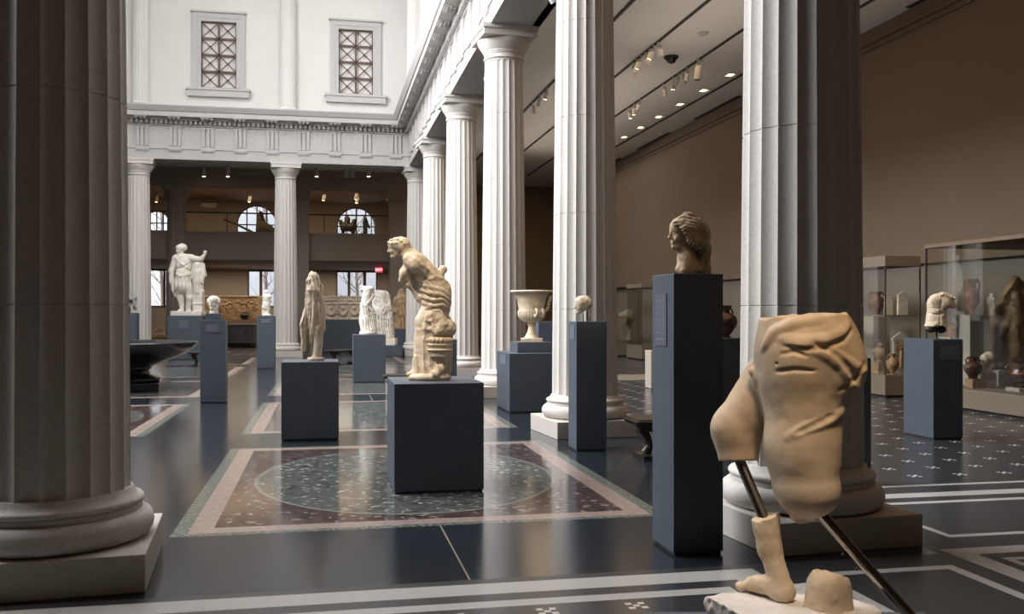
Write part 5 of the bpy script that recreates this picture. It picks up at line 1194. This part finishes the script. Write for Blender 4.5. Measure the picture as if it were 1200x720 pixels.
# ================================================================= sky, lamps, camera
w=bpy.data.worlds.new('overcast'); bpy.context.scene.world=w; w.use_nodes=True
nt=w.node_tree; L=nt.links.new; bg=nt.nodes['Background']
tc=nd(nt,'ShaderNodeTexCoord'); sx=nd(nt,'ShaderNodeSeparateXYZ'); L(tc.outputs['Generated'],sx.inputs[0])
def m_(op,a,b=None,c=None):
    q=nd(nt,'ShaderNodeMath',operation=op); q.use_clamp=False
    for i,v in enumerate((a,b,c)):
        if v is None: continue
        if isinstance(v,(int,float)): q.inputs[i].default_value=v
        else: L(v,q.inputs[i])
    return q.outputs[0]
# overcast sky: dim near the horizon, bright overhead, brightest low in the west where the sun sits behind the cloud
up=m_('POWER',m_('MAXIMUM',sx.outputs[2],0.0),1.5)
west=m_('POWER',m_('MAXIMUM',m_('MULTIPLY',sx.outputs[0],-1.0),0.0),2.0)
lum=m_('ADD',m_('MULTIPLY_ADD',up,SKYUP,.62),m_('MULTIPLY',west,SKYWEST))
bg.inputs[0].default_value=(.965,.98,1,1); L(m_('MULTIPLY',lum,SKYS),bg.inputs[1])
pl=bpy.data.lights.new('side_opening_portal','AREA'); pl.shape='RECTANGLE'; pl.size=3*BAY; pl.size_y=CLZ1-CLZ0; pl.cycles.is_portal=True
po=bpy.data.objects.new('side_opening_portal',pl); C.objects.link(po); po.location=(CX0-.55,ROW0+1.5*BAY,(CLZ0+CLZ1)/2)
po.matrix_world=Matrix.Translation(po.location)@Matrix(((0,0,-1,0),(1,0,0,0),(0,-1,0,0),(0,0,0,1)))
pl=bpy.data.lights.new('skylight_portal','AREA'); pl.shape='RECTANGLE'; pl.size=SKY[1]-SKY[0]; pl.size_y=SKY[3]-SKY[2]; pl.cycles.is_portal=True
po=bpy.data.objects.new('skylight_portal',pl); C.objects.link(po); po.location=((SKY[0]+SKY[1])/2,(SKY[2]+SKY[3])/2,UZ+.29)
WARM=(1,.70,.42)
def spot(loc,target,power,ang=50,blend=.7,col=WARM,size=.06):
    l=bpy.data.lights.new('spot_beam','SPOT'); l.energy=power; l.spot_size=R(ang); l.spot_blend=blend; l.color=col; l.shadow_soft_size=size
    o=bpy.data.objects.new('spot_beam',l); C.objects.link(o); o.location=loc
    o.rotation_euler=(Vector(target)-Vector(loc)).to_track_quat('-Z','Y').to_euler(); return o
def point(loc,power,col=WARM,size=.15):
    l=bpy.data.lights.new('lamp_glow','POINT'); l.energy=power; l.color=col; l.shadow_soft_size=size
    o=bpy.data.objects.new('lamp_glow',l); C.objects.link(o); o.location=loc; return o
def area(loc,size,power,col=WARM,up=False):
    l=bpy.data.lights.new('area_fill','AREA'); l.shape='RECTANGLE'; l.size,l.size_y=size; l.energy=power; l.color=col
    o=bpy.data.objects.new('area_fill',l); C.objects.link(o); o.location=loc
    if up: o.rotation_euler=(math.pi,0,0)
    return o
for a in LIGHTS: {'s':spot,'p':point,'a':area}[a[0]](*a[1:])
cam=bpy.data.cameras.new('camera'); co=bpy.data.objects.new('camera',cam); C.objects.link(co)
cam.sensor_width=36; cam.lens=36*FPX/1200; cam.shift_y=(HORIZON-360)/1200; cam.clip_end=200
co.location=(0,0,CAMH); co.rotation_euler=(R(90),0,-YAW)
sc=bpy.context.scene; sc.camera=co
sc.view_settings.view_transform='Standard'; sc.view_settings.look='None'; sc.view_settings.gamma=1; sc.view_settings.exposure=EXPO
sc.view_settings.use_curve_mapping=False
sc.cycles.max_bounces=8; sc.cycles.diffuse_bounces=3; sc.cycles.glossy_bounces=4; sc.cycles.transparent_max_bounces=12
sc.cycles.sample_clamp_indirect=6; sc.cycles.use_denoising=True; sc.cycles.caustics_reflective=False; sc.cycles.caustics_refractive=False
